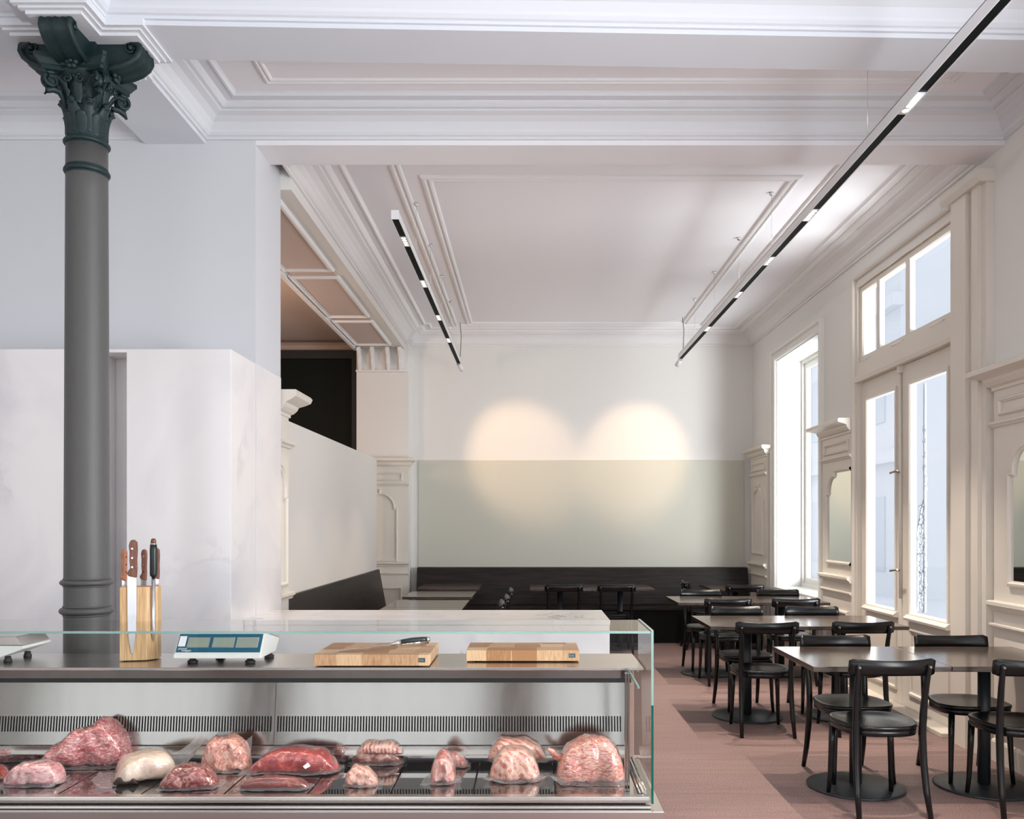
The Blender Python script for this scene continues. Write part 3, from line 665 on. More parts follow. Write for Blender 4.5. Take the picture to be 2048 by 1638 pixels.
# ================================================================= marble wall cladding
mc = thing('marble_cladding', 'tall white marble wall cladding behind the iron column', 'wall cladding', (-3.2, 5.3, 0))
MX = -1.733
def slab(x0, x1, y0, y1, z0, z1):
    bm = bmn(); bbox(bm, x0, x1, y0, y1, z0, z1, 0.002, 1); return mk('marble_slab', bm, M['marble'], mc)
slab(-2.338, MX, 5.07, 5.53, 0, 2.52)
slab(-3.62, -2.50, 5.07, 5.53, 0, 2.52); slab(-4.90, -3.624, 5.07, 5.53, 0, 2.52)
slab(-2.50, -2.338, 5.28, 5.53, 0, 2.515)
bm = bmn(); bbox(bm, -2.50, -2.338, 5.07, 5.28, 2.50, 2.52, 0.002, 1); mk('marble_slab', bm, M['marble'], mc)
bm = bmn(); bbox(bm, MX+0.0003, MX+0.004, 5.531, 6.078, 0, 2.52, 0.001, 1); mk('marble_slab', bm, M['marble'], mc)

# ================================================================= cast iron column
col = thing('iron_column', 'dark cast iron column with a foliate scroll capital', 'column', (CX, CY, 0))
bm = bmn()
lathe(bm, [(0.135, 0), (0.135, 0.05), (0.112, 0.09), (0.108, 0.12), (0.106, 1.0), (0.1045, 1.35), (0.097, 3.15), (0.096, 3.38)], CX, CY, 48)
mk('shaft', bm, M['shaft'], col)
def torus_ring(z, r, big, small):
    bm = bmn(); pts = []
    for k in range(13):
        a = -PI/2+PI*k/12; pts.append((r+big*math.cos(a), z+small*math.sin(a)))
    pr = [(r-0.004, z-small*1.5), (r+0.004, z-small*1.5), (r+0.006, z-small)]+pts+[(r+0.006, z+small), (r+0.004, z+small*1.5), (r-0.004, z+small*1.5)]
    lathe(bm, pr, CX, CY, 48, cap=False); return bm
for z, r, b_, s in ((1.075, 0.104, 0.022, 0.018), (1.215, 0.103, 0.020, 0.015)): mk('ring', torus_ring(z, r, b_, s), M['shaft'], col)
for z, r, b_, s in ((3.255, 0.094, 0.013, 0.014), (3.395, 0.092, 0.016, 0.012)): mk('ring', torus_ring(z, r, b_, s), M['iron'], col)
bm = bmn()   # neck and bell of the capital
lathe(bm, [(0.096, 3.36), (0.095, 3.42), (0.088, 3.50), (0.088, 3.58), (0.092, 3.62), (0.105, 3.67), (0.13, 3.705), (0.14, 3.72)], CX, CY, 40)
cap = mk('capital', bm, M['iron'], col)
def leaf(bm, ang, z0, h, w, out, curl=0.03, r0=0.092):
    """one acanthus leaf: a strip bending outwards, with a lobed edge and a mid rib"""
    ca, sa = math.cos(ang), math.sin(ang); prev = None; n = 9
    for i in range(n+1):
        t = i/n; r = r0+out*t**3+0.008; z = z0+h*t-(curl*max(0, t-0.8)*5*(t-0.8)*5 if t > 0.8 else 0)
        hw = w*(0.75+0.25*math.sin(t*PI))*(1+0.14*math.cos(i*PI))*(1 if t < 0.85 else 0.65)
        row = []
        for k in range(-2, 3):
            a = k/2*hw/r0 if r0 else 0
            rr = r+(0.006 if k == 0 else (0.0 if abs(k) == 1 else -0.003))
            row.append(bm.verts.new((CX+rr*math.cos(ang+a), CY+rr*math.sin(ang+a), z)))
        if prev: bridge(bm, prev, row, True, False)
        prev = row
bm = bmn()
for k in range(8): leaf(bm, 2*PI*k/8+0.2, 3.415, 0.115, 0.036, 0.014, 0.012, 0.086)
for k in range(8): leaf(bm, 2*PI*k/8+0.2+PI/8, 3.425, 0.155, 0.030, 0.032, 0.02, 0.084)
for k in range(8):
    a = 2*PI*k/8+0.2+PI/8; v = bmesh.ops.create_icosphere(bm, subdivisions=2, radius=0.017)['verts']
    bmesh.ops.translate(bm, verts=v, vec=(CX+0.108*math.cos(a), CY+0.108*math.sin(a), 3.575))
for k in range(4): leaf(bm, PI/4+PI/2*k, 3.56, 0.13, 0.034, 0.085, 0.02, 0.09)
for k in range(4): leaf(bm, PI/2*k, 3.56, 0.13, 0.028, 0.03, 0.01, 0.09)
lf = mk('leaves', bm, M['iron'], cap, smooth=True, fix=False)
sm = lf.modifiers.new('thick', 'SOLIDIFY'); sm.thickness = 0.008
def volute(bm, T, r0, turns, w, rr, a0=PI/2, sgn=1, n=34):
    pts = []
    for i in range(n):
        t = i/(n-1); a = a0+sgn*turns*2*PI*t; r = r0*(1-0.82*t); pts.append(T(r*math.cos(a), r*math.sin(a)))
    tube(bm, pts, [rr*(1-0.45*i/(n-1)) for i in range(n)], 6)
bm = bmn()
for k in range(4):       # corner volutes on the diagonals
    a = PI/4+PI/2*k; ca, sa = math.cos(a), math.sin(a)
    for s in (-0.018, 0.018):
        T = lambda p, q: (CX+ca*(0.165+p)-sa*s*1.0, CY+sa*(0.165+p)+ca*s*1.0, 3.655+q)
        volute(bm, T, 0.038, 1.6, 0, 0.010, PI*0.6, -1)
    # connecting stalk under the volute, curling outwards
    pts = [(CX+ca*r, CY+sa*r, z) for r, z in ((0.095, 3.54), (0.105, 3.585), (0.125, 3.615), (0.155, 3.62), (0.18, 3.605), (0.192, 3.585))]
    tube(bm, pts, [0.012, 0.014, 0.016, 0.017, 0.014, 0.006], 8)
    c = bmesh.ops.create_cone(bm, cap_ends=True, segments=14, radius1=0.030, radius2=0.030, depth=0.036)['verts']
    mt = Matrix.Translation((CX+ca*0.165, CY+sa*0.165, 3.655)) @ Matrix.Rotation(a, 4, 'Z') @ Matrix.Rotation(PI/2, 4, 'X')
    bmesh.ops.transform(bm, matrix=mt, verts=c)
    for s in (-1, 1):   # small inner scrolls in the middle of each face
        b2 = a+PI/4+s*0.22; cb, sb = math.cos(a+PI/4), math.sin(a+PI/4)
        T = lambda p, q: (CX+cb*0.128-sb*(s*0.032+p), CY+sb*0.128+cb*(s*0.032+p), 3.665+q)
        volute(bm, T, 0.022, 1.3, 0, 0.007, PI/2, s)
vo = mk('volutes', bm, M['iron'], cap, smooth=True)
bm = bmn()   # concave-sided abacus with a flower in the middle of each side
def abacus(hs, z0, z1, hs1=None):
    pts0, pts1 = [], []
    for k in range(4):
        a = PI/2*k
        for i in range(9):
            t = -1+i/4; x = hs*t*0.93; y = hs-0.035*(1-t*t); pts0.append((x, y)); 
        pass
    out = []
    for k in range(4):
        a = PI/2*k
        for i in range(9):
            t = 1-i/4; x, y = hs*t*0.93, hs-0.035*(1-t*t); out.append((x*math.cos(a)-y*math.sin(a), x*math.sin(a)+y*math.cos(a)))
    return out
prev = None
for hs, z in ((0.130, 3.70), (0.150, 3.705), (0.150, 3.722), (0.158, 3.728), (0.172, 3.752), (0.176, 3.756), (0.176, 3.775)):
    r = ring(bm, [(CX+x, CY+y, z) for x, y in abacus(hs, 0, 0)])
    if prev: bridge(bm, prev, r, False)
    else: bm.faces.new(r[::-1])
    prev = r
bm.faces.new(prev)
ab = mk('abacus', bm, M['iron'], cap)
bm = bmn()
for k in range(4):
    a = PI/2*k; c = Vector((CX+0.138*math.cos(a), CY+0.138*math.sin(a), 3.735))
    for i in range(6):
        b_ = 2*PI*i/6; v = bmesh.ops.create_icosphere(bm, subdivisions=2, radius=0.014)['verts']
        bmesh.ops.translate(bm, verts=v, vec=c+Vector((-math.sin(a)*0.019*math.cos(b_), math.cos(a)*0.019*math.cos(b_), 0.022*math.sin(b_)))+Vector((math.cos(a), math.sin(a), 0))*0.008)
    v = bmesh.ops.create_icosphere(bm, subdivisions=2, radius=0.011)['verts']; bmesh.ops.translate(bm, verts=v, vec=c+Vector((math.cos(a), math.sin(a), 0))*0.02)
mk('rosettes', bm, M['iron'], ab, smooth=True)
# four big scroll brackets carrying the beams
bm = bmn(); box(bm, CX-0.08, CX+0.08, CY-0.08, CY+0.08, 3.76, 3.868); mk('core_block', bm, M['iron'], cap)
for k in range(4):
    a = PI/2*k; ca, sa = math.cos(a), math.sin(a); hw = 0.075
    def T(p, q, s): return (CX+ca*p-sa*s, CY+sa*p+ca*s, q)
    bm = bmn()
    zb = 3.66 if k in (0, 2) else 3.76
    prof = []
    for i in range(17):      # outer curve, from low at the column to the top of the scroll
        t = i/16; prof.append((0.11+0.195*math.sin(t*PI*0.62)**1.0*1.02-0.0, 3.76+0.118*t if False else 3.745+0.13*(1-math.cos(t*PI*0.5))*1.0))
    prof = [(0.10, 3.745), (0.15, 3.748), (0.20, 3.758), (0.245, 3.776), (0.278, 3.802), (0.293, 3.83), (0.290, 3.852), (0.272, 3.87), (0.245, 3.869), (0.07, 3.869), (0.07, 3.745)]
    sc = 0.62                # the band curls below the abacus on the outer side
    prism(bm, prof, -hw*0.72, hw*0.72, lambda p, q, s: T(p, q, s), True)
    # fluted band wrapping the curve
    band = prof[0:9]
    fl = [(-1.0, 0.012), (-0.86, 0.016), (-0.72, 0.006), (-0.45, 0.014), (-0.18, 0.006), (0.0, 0.017), (0.18, 0.006), (0.45, 0.014), (0.72, 0.006), (0.86, 0.016), (1.0, 0.012), (1.0, -0.01), (-1.0, -0.01)]
    rows = []
    for i, (p, q) in enumerate(band):
        p0 = band[max(i-1, 0)]; p1 = band[min(i+1, len(band)-1)]; dx, dz = p1[0]-p0[0], p1[1]-p0[1]; L = math.hypot(dx, dz); nx, nz = dz/L, -dx/L
        rows.append(ring(bm, [T(p+nx*o, q+nz*o, s*hw) for s, o in fl]))
    for i in range(len(rows)-1): bridge(bm, rows[i], rows[i+1], True)
    bm.faces.new(rows[0][::-1]); bm.faces.new(rows[-1])
    br = mk('scroll_bracket', bm, M['iron'], cap)
    bm = bmn()
    for s in (-1, 1):
        volute(bm, lambda p, q: T(0.245+p, 3.846+q, s*hw*0.8), 0.030, 1.7, 0, 0.007, PI*0.3, 1)
        v = bmesh.ops.create_icosphere(bm, subdivisions=2, radius=0.013)['verts']; bmesh.ops.translate(bm, verts=v, vec=T(0.245, 3.846, s*hw*0.85))
    mk('scroll_eye', bm, M['iron'], br, smooth=True)

# ================================================================= marble counter
mcn = thing('marble_counter', 'white marble service counter with dark veins behind the meat display', 'counter', (-0.62, 5.6, 0))
bm = bmn(); bbox(bm, -1.728, 0.485, 5.29, 5.92, 0.895, 0.925, 0.002, 1); mk('countertop', bm, M['marble_counter'], mcn)
bm = bmn(); bbox(bm, -1.728, 0.482, 5.295, 5.915, 0, 0.894, 0.002, 1); mk('counter_body', bm, M['marble_counter'], mcn)

# ================================================================= refrigerated display
DX0, DX1 = -3.1, 0.49
dc = thing('display_case', 'long stainless steel and glass refrigerated meat display case', 'display case', (-1.3, 3.8, 0))
bm = bmn(); bbox(bm, DX0, 0.53, 3.44, 4.22, 0.0, 0.372, 0.003, 1); mk('base_cabinet', bm, M['steel'], dc)
bm = bmn(); bbox(bm, DX0, 0.478, 3.68, 4.085, 0.888, 0.90, 0.002, 1)
wt = mk('worktop', bm, M['steel'], dc)
bm = bmn(); box(bm, DX0, 0.43, 3.70, 3.715, 0.852, 0.888); mk('fascia', bm, M['steel_back'], dc)
bm = bmn(); box(bm, DX0, 0.43, 3.72, 3.76, 0.83, 0.852); mk('light_channel', bm, M['dark_gap'], dc)
# back panel with the slotted grille
YP0, YP1, ZP0, ZP1 = 4.08, 4.14, 0.475, 0.886
def pl(t): return (YP0+(YP1-YP0)*t, ZP0+(ZP1-ZP0)*t)
def panel(bm, x0, x1, t0, t1, off=0.0, th=0.004):
    (y0, z0), (y1, z1) = pl(t0), pl(t1)
    a = [bm.verts.new(v) for v in ((x0, y0-off, z0), (x1, y0-off, z0), (x1, y1-off, z1), (x0, y1-off, z1))]
    b_ = [bm.verts.new(v) for v in ((x0, y0-off+th, z0), (x1, y0-off+th, z0), (x1, y1-off+th, z1), (x0, y1-off+th, z1))]
    bm.faces.new(a); bm.faces.new(b_[::-1]); bridge(bm, a, b_, False)
seams = [-2.80, -1.195, 0.445]
TSL0, TSL1 = 0.145, 0.315
bm = bmn()
for a, b_ in zip(seams[:-1], seams[1:]):
    panel(bm, a+0.001, b_-0.001, 0, TSL0); panel(bm, a+0.001, b_-0.001, TSL1, 1.0)
panel(bm, DX0, seams[0]-0.001, 0, TSL0); panel(bm, DX0, seams[0]-0.001, TSL1, 1.0)
bp = mk('back_panel', bm, M['steel_back'], dc)
bm = bmn(); per = 0.01335
for a, b_ in zip([DX0]+seams[:-1], seams):
    n = int((b_-a-0.012)/per); x = a+(b_-a-n*per)/2
    panel(bm, a+0.001, x, TSL0, TSL1); panel(bm, x+n*per, b_-0.001, TSL0, TSL1)
    for i in range(n): panel(bm, x+i*per+0.0070, x+(i+1)*per, TSL0, TSL1)
mk('vent_grille', bm, M['steel_back'], dc, label='row of narrow vertical slots')
bm = bmn(); box(bm, DX0, 0.47, 4.185, 4.20, 0.40, 0.88); mk('rear_duct', bm, M['dark_gap'], dc)
bm = bmn(); box(bm, DX0, 0.46, 4.06, 4.076, 0.445, 0.473); box(bm, DX0, 0.46, 4.02, 4.06, 0.440, 0.446); mk('rear_lip', bm, M['steel'], dc)
# tray floor: glossy black plates with dark joints
TZ = 0.40
jx = [(px-VX)*3.56/F for px in (-222, -55, 112, 279, 445, 613, 778, 945, 1112)]
jx = jx+[0.445]
for a, b_ in zip(jx[:-1], jx[1:]):
    bm = bmn(); bbox(bm, a+0.0025, b_-0.0025, 3.565, 4.05, TZ-0.012, TZ, 0.0015, 1)
    mk('shelf_plate', bm, M['tray'], dc)
bm = bmn(); box(bm, DX0, 0.47, 3.55, 4.18, 0.374, TZ-0.013); mk('shelf_base', bm, M['dark_gap'], dc)
bm = bmn(); bbox(bm, DX0, 0.482, 3.515, 3.552, 0.384, 0.408, 0.003); box(bm, DX0, 0.482, 3.49, 3.515, 0.392, 0.40)
mk('front_rail', bm, M['steel'], dc)
bm = bmn(); bbox(bm, DX0, 0.482, 3.468, 3.492, 0.374, 0.384, 0.003); mk('glass_channel', bm, M['steel'], dc)
bm = bmn()
for k, x in enumerate((0.448, 0.459, 0.470)): tube(bm, [(x, 3.56, TZ+0.008+k*0.006), (x, 4.06, TZ+0.008+k*0.006)], 0.0045, 8)
mk('side_rails', bm, M['steel'], dc)
for x in (0.392, ):
    bm = bmn(); bbox(bm, x, x+0.009, 3.612, 3.632, TZ, 0.888, 0.002); bbox(bm, x+0.011, x+0.02, 3.612, 3.632, TZ, 0.888, 0.002); mk('post', bm, M['steel_back'], dc)
bm = bmn(); tube(bm, [(0.41, 3.64, 0.895), (0.437, 3.52, 0.845)], 0.005, 6); mk('glass_bracket', bm, M['glass_edge'], dc)
# glass: front pane, top pane, end pane; polished green edges
bm = bmn(); box(bm, DX0, 0.483, 3.496, 3.504, 0.386, 1.066); gf = mk('front_glass', bm, M['glass'], dc)
bm = bmn(); box(bm, DX0, 0.482, 3.507, 3.92, 1.067, 1.075); gt = mk('top_glass', bm, M['glass'], dc)
bm = bmn(); box(bm, DX0, 0.483, 3.494, 3.506, 1.0665, 1.0755); mk('polished_edge', bm, M['glass_edge'], gt)
bm = bmn()
pr = [(3.494, 0.386), (4.10, 0.386), (4.10, 0.84), (3.92, 0.84), (3.92, 1.078), (3.494, 1.078)]
prism(bm, pr, 0.484, 0.493, lambda p, q, a: (a, p, q)); ge = mk('end_glass', bm, M['glass'], dc)
bm = bmn(); box(bm, 0.4838, 0.4932, 3.4915, 3.494, 0.386, 0.78); mk('polished_edge', bm, M['glass_edge_dark'], ge)
bm = bmn(); box(bm, 0.4838, 0.4932, 3.4915, 3.494, 0.78, 1.078); box(bm, 0.4838, 0.4932, 3.494, 3.92, 1.078, 1.0795)
mk('polished_edge', bm, M['glass_edge'], ge)

# ================================================================= things on the worktop
ZW = 0.90
def cutting_board(x0, x1, y0, y1, label):
    c = ((x0+x1)/2, (y0+y1)/2, ZW); t = thing('cutting_board', label, 'cutting board', c, 'thick end-grain boards on the display case')
    bm = bmn(); bbox(bm, x0, x1, y0, y1, ZW+0.006, ZW+0.053, 0.003); mk('board', bm, M['board'], t)
    for i, (x, y) in enumerate(((x0+0.05, y0+0.04), (x1-0.05, y0+0.04), (x0+0.05, y1-0.04), (x1-0.05, y1-0.04))):
        bm = bmn(); lathe(bm, [(0.014, ZW), (0.016, ZW+0.003), (0.014, ZW+0.006)], x, y, 16); mk('foot', bm, M['rubber'], t)
    bm = bmn(); box(bm, x1-0.045, x1-0.017, y0-0.001, y0, ZW+0.021, ZW+0.039); b_ = mk('badge', bm, M['badge'], t)
    text('badge_lettering', 'KAI', 0.0125, M['badge_ink'], b_, Matrix.Translation((x1-0.0425, y0-0.0012, ZW+0.0255)) @ Matrix.Rotation(PI/2, 4, 'X'), 0.0001)
    return t
cutting_board(-0.915, -0.425, 3.69, 4.07, 'thick wooden cutting board with the steel-handled knife on it')
cutting_board(-0.278, 0.215, 3.82, 4.075, 'smaller empty wooden cutting board near the glass end panel')

def knife(name, label, loc, rz, blade, handle, hmat, rivets=True, th=0.003, hth=0.018, ry=0.0, rx=0.0, extra=None, group=None):
    """blade and handle outlines in (x, z), blade pointing down"""
    t = thing(name, label, 'knife', (0, 0, 0), group)
    bm = bmn(); prism(bm, blade, -th/2, th/2, lambda p, q, a: (p, a, q)); mk('blade', bm, M['steel_blade'], t)
    bm = bmn(); prism(bm, handle, -hth/2, hth/2, lambda p, q, a: (p, a, q)); h = mk('handle', bm, hmat, t, bevel=0.004)
    if rivets:
        zs = sorted(q for p, q in handle); a, b_ = zs[0], zs[-1]
        for f in (0.28, 0.52, 0.76):
            z = a+(b_-a)*f; xs = sorted(p for p, q in handle if abs(q-z) < 0.05) or [0]
            bm = bmn(); tube(bm, [(0.002, -hth/2-0.0008, z), (0.002, hth/2+0.0008, z)], 0.0042, 12); mk('rivet', bm, M['chrome'], h)
    if extra: extra(t)
    t.location = loc; t.rotation_euler = (rx, ry, rz)
    return t
kd = 3.90
kb = thing('knife_block', 'oak knife block holding knives at the column', 'knife block', (-1.735, kd, ZW))
bm = bmn(); ang = R(10)
ca, sa = math.cos(ang), math.sin(ang)
def kT(p, q, z): return (-1.735+ca*p-sa*q, kd+sa*p+ca*q, z)
prism(bm, [(-0.075, -0.05), (0.035, -0.05), (0.075, -0.01), (0.075, 0.05), (-0.075, 0.05)], ZW+0.004, ZW+0.327, lambda p, q, a: kT(p, q, a))
mk('block', bm, M['block_wood'], kb, bevel=0.002)
bm = bmn(); prism(bm, [(-0.06, -0.035), (0.03, -0.035), (0.06, 0.0), (0.06, 0.04), (-0.06, 0.04)], ZW, ZW+0.004, lambda p, q, a: kT(p, q, a)); mk('foot', bm, M['rubber'], kb)
HA = [(-0.012, 0.0), (-0.018, 0.012), (-0.006, 0.03), (-0.009, 0.06), (-0.008, 0.09), (-0.011, 0.115), (-0.006, 0.132), (0.006, 0.137), (0.018, 0.128), (0.019, 0.10), (0.017, 0.06), (0.018, 0.03), (0.016, -0.006)]
sc = 1.0
hx = 1.18
chefh = [(p*hx, q*hx) for p, q in HA]
chefb = [(-0.020, 0.004), (0.018, 0.004), (0.0185, -0.15), (0.013, -0.24), (0.004, -0.305), (-0.004, -0.30), (-0.013, -0.25), (-0.019, -0.17)]
q = Vector(kT(-0.022, -0.0535, 0))
knife('chef_knife', 'broad chef knife with riveted walnut handle on the block front', (q.x, q.y, ZW+0.375), ang, [(a, b_*1.12) for a, b_ in chefb], chefh, M['walnut'], group='knives on the oak block')
# a boning knife seen edge-on at the left, two more behind, a sharpening steel at the right
slim = [(p*0.85, q_) for p, q_ in HA]
sblade = [(-0.012, 0.004), (0.013, 0.004), (0.012, -0.10), (0.004, -0.15), (-0.010, -0.09)]
q = Vector(kT(-0.0775, 0.01, 0)); knife('boning_knife', 'light brown handled knife seen edge-on at the left of block', (q.x+0.003, q.y, ZW+0.355), R(82), sblade, slim, M['orange_wood'], hth=0.022, group='knives on the oak block')
q = Vector(kT(-0.002, 0.0535, 0)); knife('kitchen_knife', 'red-brown handled knife on the back of the knife block', (q.x, q.y, ZW+0.355), ang, sblade, slim, M['walnut'], group='knives on the oak block')
q = Vector(kT(0.052, 0.0535, 0)); knife('utility_knife', 'dark handled knife half hidden behind the sharpening steel', (q.x, q.y, ZW+0.36), ang, sblade, slim, M['walnut'], group='knives on the oak block')
ss = thing('sharpening_steel', 'sharpening steel with black grip on the right of knife block', 'sharpening steel', (0, 0, 0))
bm = bmn(); tube(bm, [(0, 0, 0.0), (0, 0, -0.20), (0, 0, -0.255), (0, 0, -0.29)], [0.0085, 0.008, 0.007, 0.0008], 12); mk('rod', bm, M['steel_blade'], ss)
bm = bmn(); lathe(bm, [(0.013, 0.0), (0.0155, 0.01), (0.0155, 0.12), (0.0145, 0.14)], 0, 0, 20); gr = mk('grip', bm, M['black_handle'], ss)
bm = bmn(); lathe(bm, [(0.0135, 0.14), (0.0135, 0.147)], 0, 0, 20); mk('collar', bm, M['chrome'], gr)
bm = bmn(); lathe(bm, [(0.011, 0.147), (0.012, 0.155), (0.009, 0.166), (0.003, 0.169)], 0, 0, 20); mk('end_cap', bm, M['walnut'], gr)
q = Vector(kT(0.062, -0.036, 0)); ss.location = (q.x, q.y, ZW+0.372)
# chef knife lying on the board
tip, end = Vector((-0.885, 3.745, ZW+0.0545)), Vector((-0.452, 3.93, ZW+0.085))
ck = thing('carving_knife', 'steel-handled chef knife lying across the cutting board', 'knife', (-0.67, 3.84, ZW+0.055))
dirv = (end-tip).normalized(); L = (end-tip).length
side = Vector((0, 0, 1)).cross(dirv).normalized(); up = dirv.cross(side)
def KT(a, b_, c): return tip+dirv*a+side*b_*0.5+up*c
bm = bmn()
bl = [(0, 0), (0.03, 0.008), (0.10, 0.018), (0.30, 0.024), (0.305, -0.026), (0.25, -0.022), (0.12, -0.012)]
prism(bm, bl, -0.001, 0.0015, lambda p, q, a: KT(p, q, a)); mk('blade', bm, M['steel_blade'], ck)
bm = bmn(); tube(bm, [KT(0.295, 0, 0.0), KT(0.32, 0, 0.002), KT(0.34, 0, 0.004)], [0.007, 0.011, 0.0125], 12); mk('bolster', bm, M['chrome'], ck)
bm = bmn(); tube(bm, [KT(0.34, 0, 0.004), KT(0.39, 0, 0.006), KT(0.44, 0, 0.004), KT(0.462, 0, 0.003)], [0.0115, 0.0125, 0.0125, 0.0115], 12)
hd = mk('handle', bm, M['black_handle'], ck)
bm = bmn(); tube(bm, [KT(0.34, 0, -0.006), KT(0.40, 0, -0.006), KT(0.466, 0, -0.008)], [0.0085, 0.0095, 0.0105], 12); tube(bm, [KT(0.458, 0, 0.003), KT(0.472, 0, 0.002)], [0.0122, 0.012], 12)
mk('end_cap', bm, M['chrome'], ck, label='polished steel underside and butt')

# weighing scale
sc = thing('weighing_scale', 'white price scale with teal three-window display beside the knife block', 'scale', (-1.345, 3.9, ZW))
x0, x1 = -1.535, -1.16
bm = bmn()
pr = [(3.765, 0.925), (3.765, 0.940), (3.772, 0.945), (3.83, 1.026), (3.845, 1.026), (4.03, 0.985), (4.05, 0.975), (3.99, 0.925)]
prism(bm, pr, x0, x1, lambda p, q, a: (a, p, q)); body = mk('body', bm, M['scale_white'], sc, bevel=0.003)
dv = Vector((0, 3.83-3.772, 1.026-0.945)).normalized(); nv = Vector((0, -dv.z, dv.y))
def ST(u, v, w): return Vector((x0+u, 3.772, 0.945))+dv*v+nv*w
LN = math.hypot(0.058, 0.081)
def sbox(bm, u0, u1, v0, v1, w0, w1):
    prism(bm, [(u0, v0), (u1, v0), (u1, v1), (u0, v1)], w0, w1, lambda p, q, a: ST(p, q, a))
bm = bmn(); sbox(bm, 0.006, 0.369, 0.006, LN-0.004, 0.0005, 0.002); fp = mk('display_panel', bm, M['teal'], sc, label='teal front panel')
for u in (0.052, 0.160, 0.264):
    bm = bmn(); sbox(bm, u-0.004, u+0.092, 0.028, 0.078, 0.002, 0.0032); mk('display_bezel', bm, M['chrome'], fp)
    bm = bmn(); sbox(bm, u, u+0.088, 0.032, 0.074, 0.0032, 0.0040); mk('display_screen', bm, M['lcd'], fp)
bm = bmn(); sbox(bm, 0.010, 0.040, 0.034, 0.084, 0.002, 0.003); mk('sticker', bm, M['white_label'], fp)
rotm = Matrix(((1, 0, 0), (0, dv.y, nv.y), (0, dv.z, nv.z))).to_4x4()
text('lettering', 'phönix', 0.014, M['white_label'], fp, Matrix.Translation(ST(0.014, 0.019, 0.0022)) @ rotm, 0.0001)
text('lettering', 'waagen', 0.014, M['white_label'], fp, Matrix.Translation(ST(0.030, 0.010, 0.0022)) @ rotm, 0.0001)
for (x, y) in ((-1.465, 3.80), (-1.215, 3.80), (-1.40, 3.96), (-1.18, 3.96)):
    bm = bmn(); lathe(bm, [(0.020, ZW), (0.022, ZW+0.006), (0.021, ZW+0.012), (0.013, ZW+0.016), (0.013, ZW+0.026)], x, y, 20); mk('foot', bm, M['rubber'], sc)
bm = bmn(); prism(bm, [(3.87, 1.021), (4.04, 0.983), (4.04, 0.988), (3.87, 1.027)], x0+0.01, x1, lambda p, q, a: (a, p, q)); mk('weighing_plate', bm, M['steel'], sc)
# a second scale reaching in at the left edge
s2 = thing('weighing_scale', 'silver grey scale cut off by the left edge of the photo', 'scale', (-2.45, 3.9, ZW))
bm = bmn(); prism(bm, [(-2.62, 0.925), (-2.30, 0.925), (-2.20, 0.962), (-2.20, 0.975), (-2.62, 0.975)], 3.80, 4.02, lambda p, q, a: (p, a, q)); mk('body', bm, M['scale_white'], s2, bevel=0.003)
bm = bmn(); prism(bm, [(-2.62, 0.976), (-2.205, 0.976), (-2.235, 1.015), (-2.62, 1.015)], 3.80, 4.02, lambda p, q, a: (p, a, q)); mk('weighing_plate', bm, M['steel'], s2, bevel=0.003)
for (x, y) in ((-2.285, 3.83), (-2.57, 3.83), (-2.285, 3.98), (-2.57, 3.98)):
    bm = bmn(); lathe(bm, [(0.016, ZW), (0.018, ZW+0.006), (0.014, ZW+0.014), (0.012, ZW+0.026)], x, y, 18); mk('foot', bm, M['rubber'], s2)

# ================================================================= packed meat
def interp(pts, t):
    for (a, va), (b_, vb) in zip(pts[:-1], pts[1:]):
        if t <= b_:
            k = (t-a)/(b_-a); k = k*k*(3-2*k); return va+(vb-va)*k
    return pts[-1][1]
def blob(w, dp, h, prof, seed, rough=0.12, nu=64, nv=40, grow=0.0, freq=16, lift=0.0, ex=4.2):
    """a lump lying along x: prof = height over the length; returns a bmesh centred on x, y with its base at z = 0"""
    bm = bmn(); rows = []; off = Vector((seed*7.3, seed*3.1, seed*1.7))
    for i in range(nu+1):
        u = -1+2*i/nu; uu = math.sin(u*PI/2) if abs(u) < 1 else u
        e = max(0.0, 1-abs(uu)**ex)**0.5
        hh = (interp(prof, (uu+1)/2)*h)*max(e, 0.02); dd = dp/2*max(e, 0.02)**0.8*(0.85+0.15*noise.noise(Vector((uu*2+seed, 0, 0))))
        row = []
        for k in range(nv):
            a = 2*PI*k/nv; c, s = math.cos(a), math.sin(a)
            y = dd*math.copysign(abs(c)**0.6, c); z = hh*0.5+hh*0.5*math.copysign(abs(s)**0.62, s)
            p = Vector((uu*w/2, y, z))
            n = noise.noise(p*freq+off)*0.9+(0.5-abs(noise.noise(p*freq*2.1+off))*2)*0.45+noise.noise(p*freq*5+off)*0.22
            d = Vector((0, c, s)).normalized()*(n*rough*h*max(e, 0.1)+grow*max(e, 0.25)+grow*0.3)
            p = p+d+Vector((math.copysign(grow, uu)*abs(uu)**3, 0, 0)); p.z = max(p.z+lift, 0.0)
            row.append(bm.verts.new(p))
        if rows: bridge(bm, rows[-1], row)
        rows.append(row)
    bm.faces.new(rows[0][::-1]).smooth = True; bm.faces.new(rows[-1]).smooth = True
    return bm
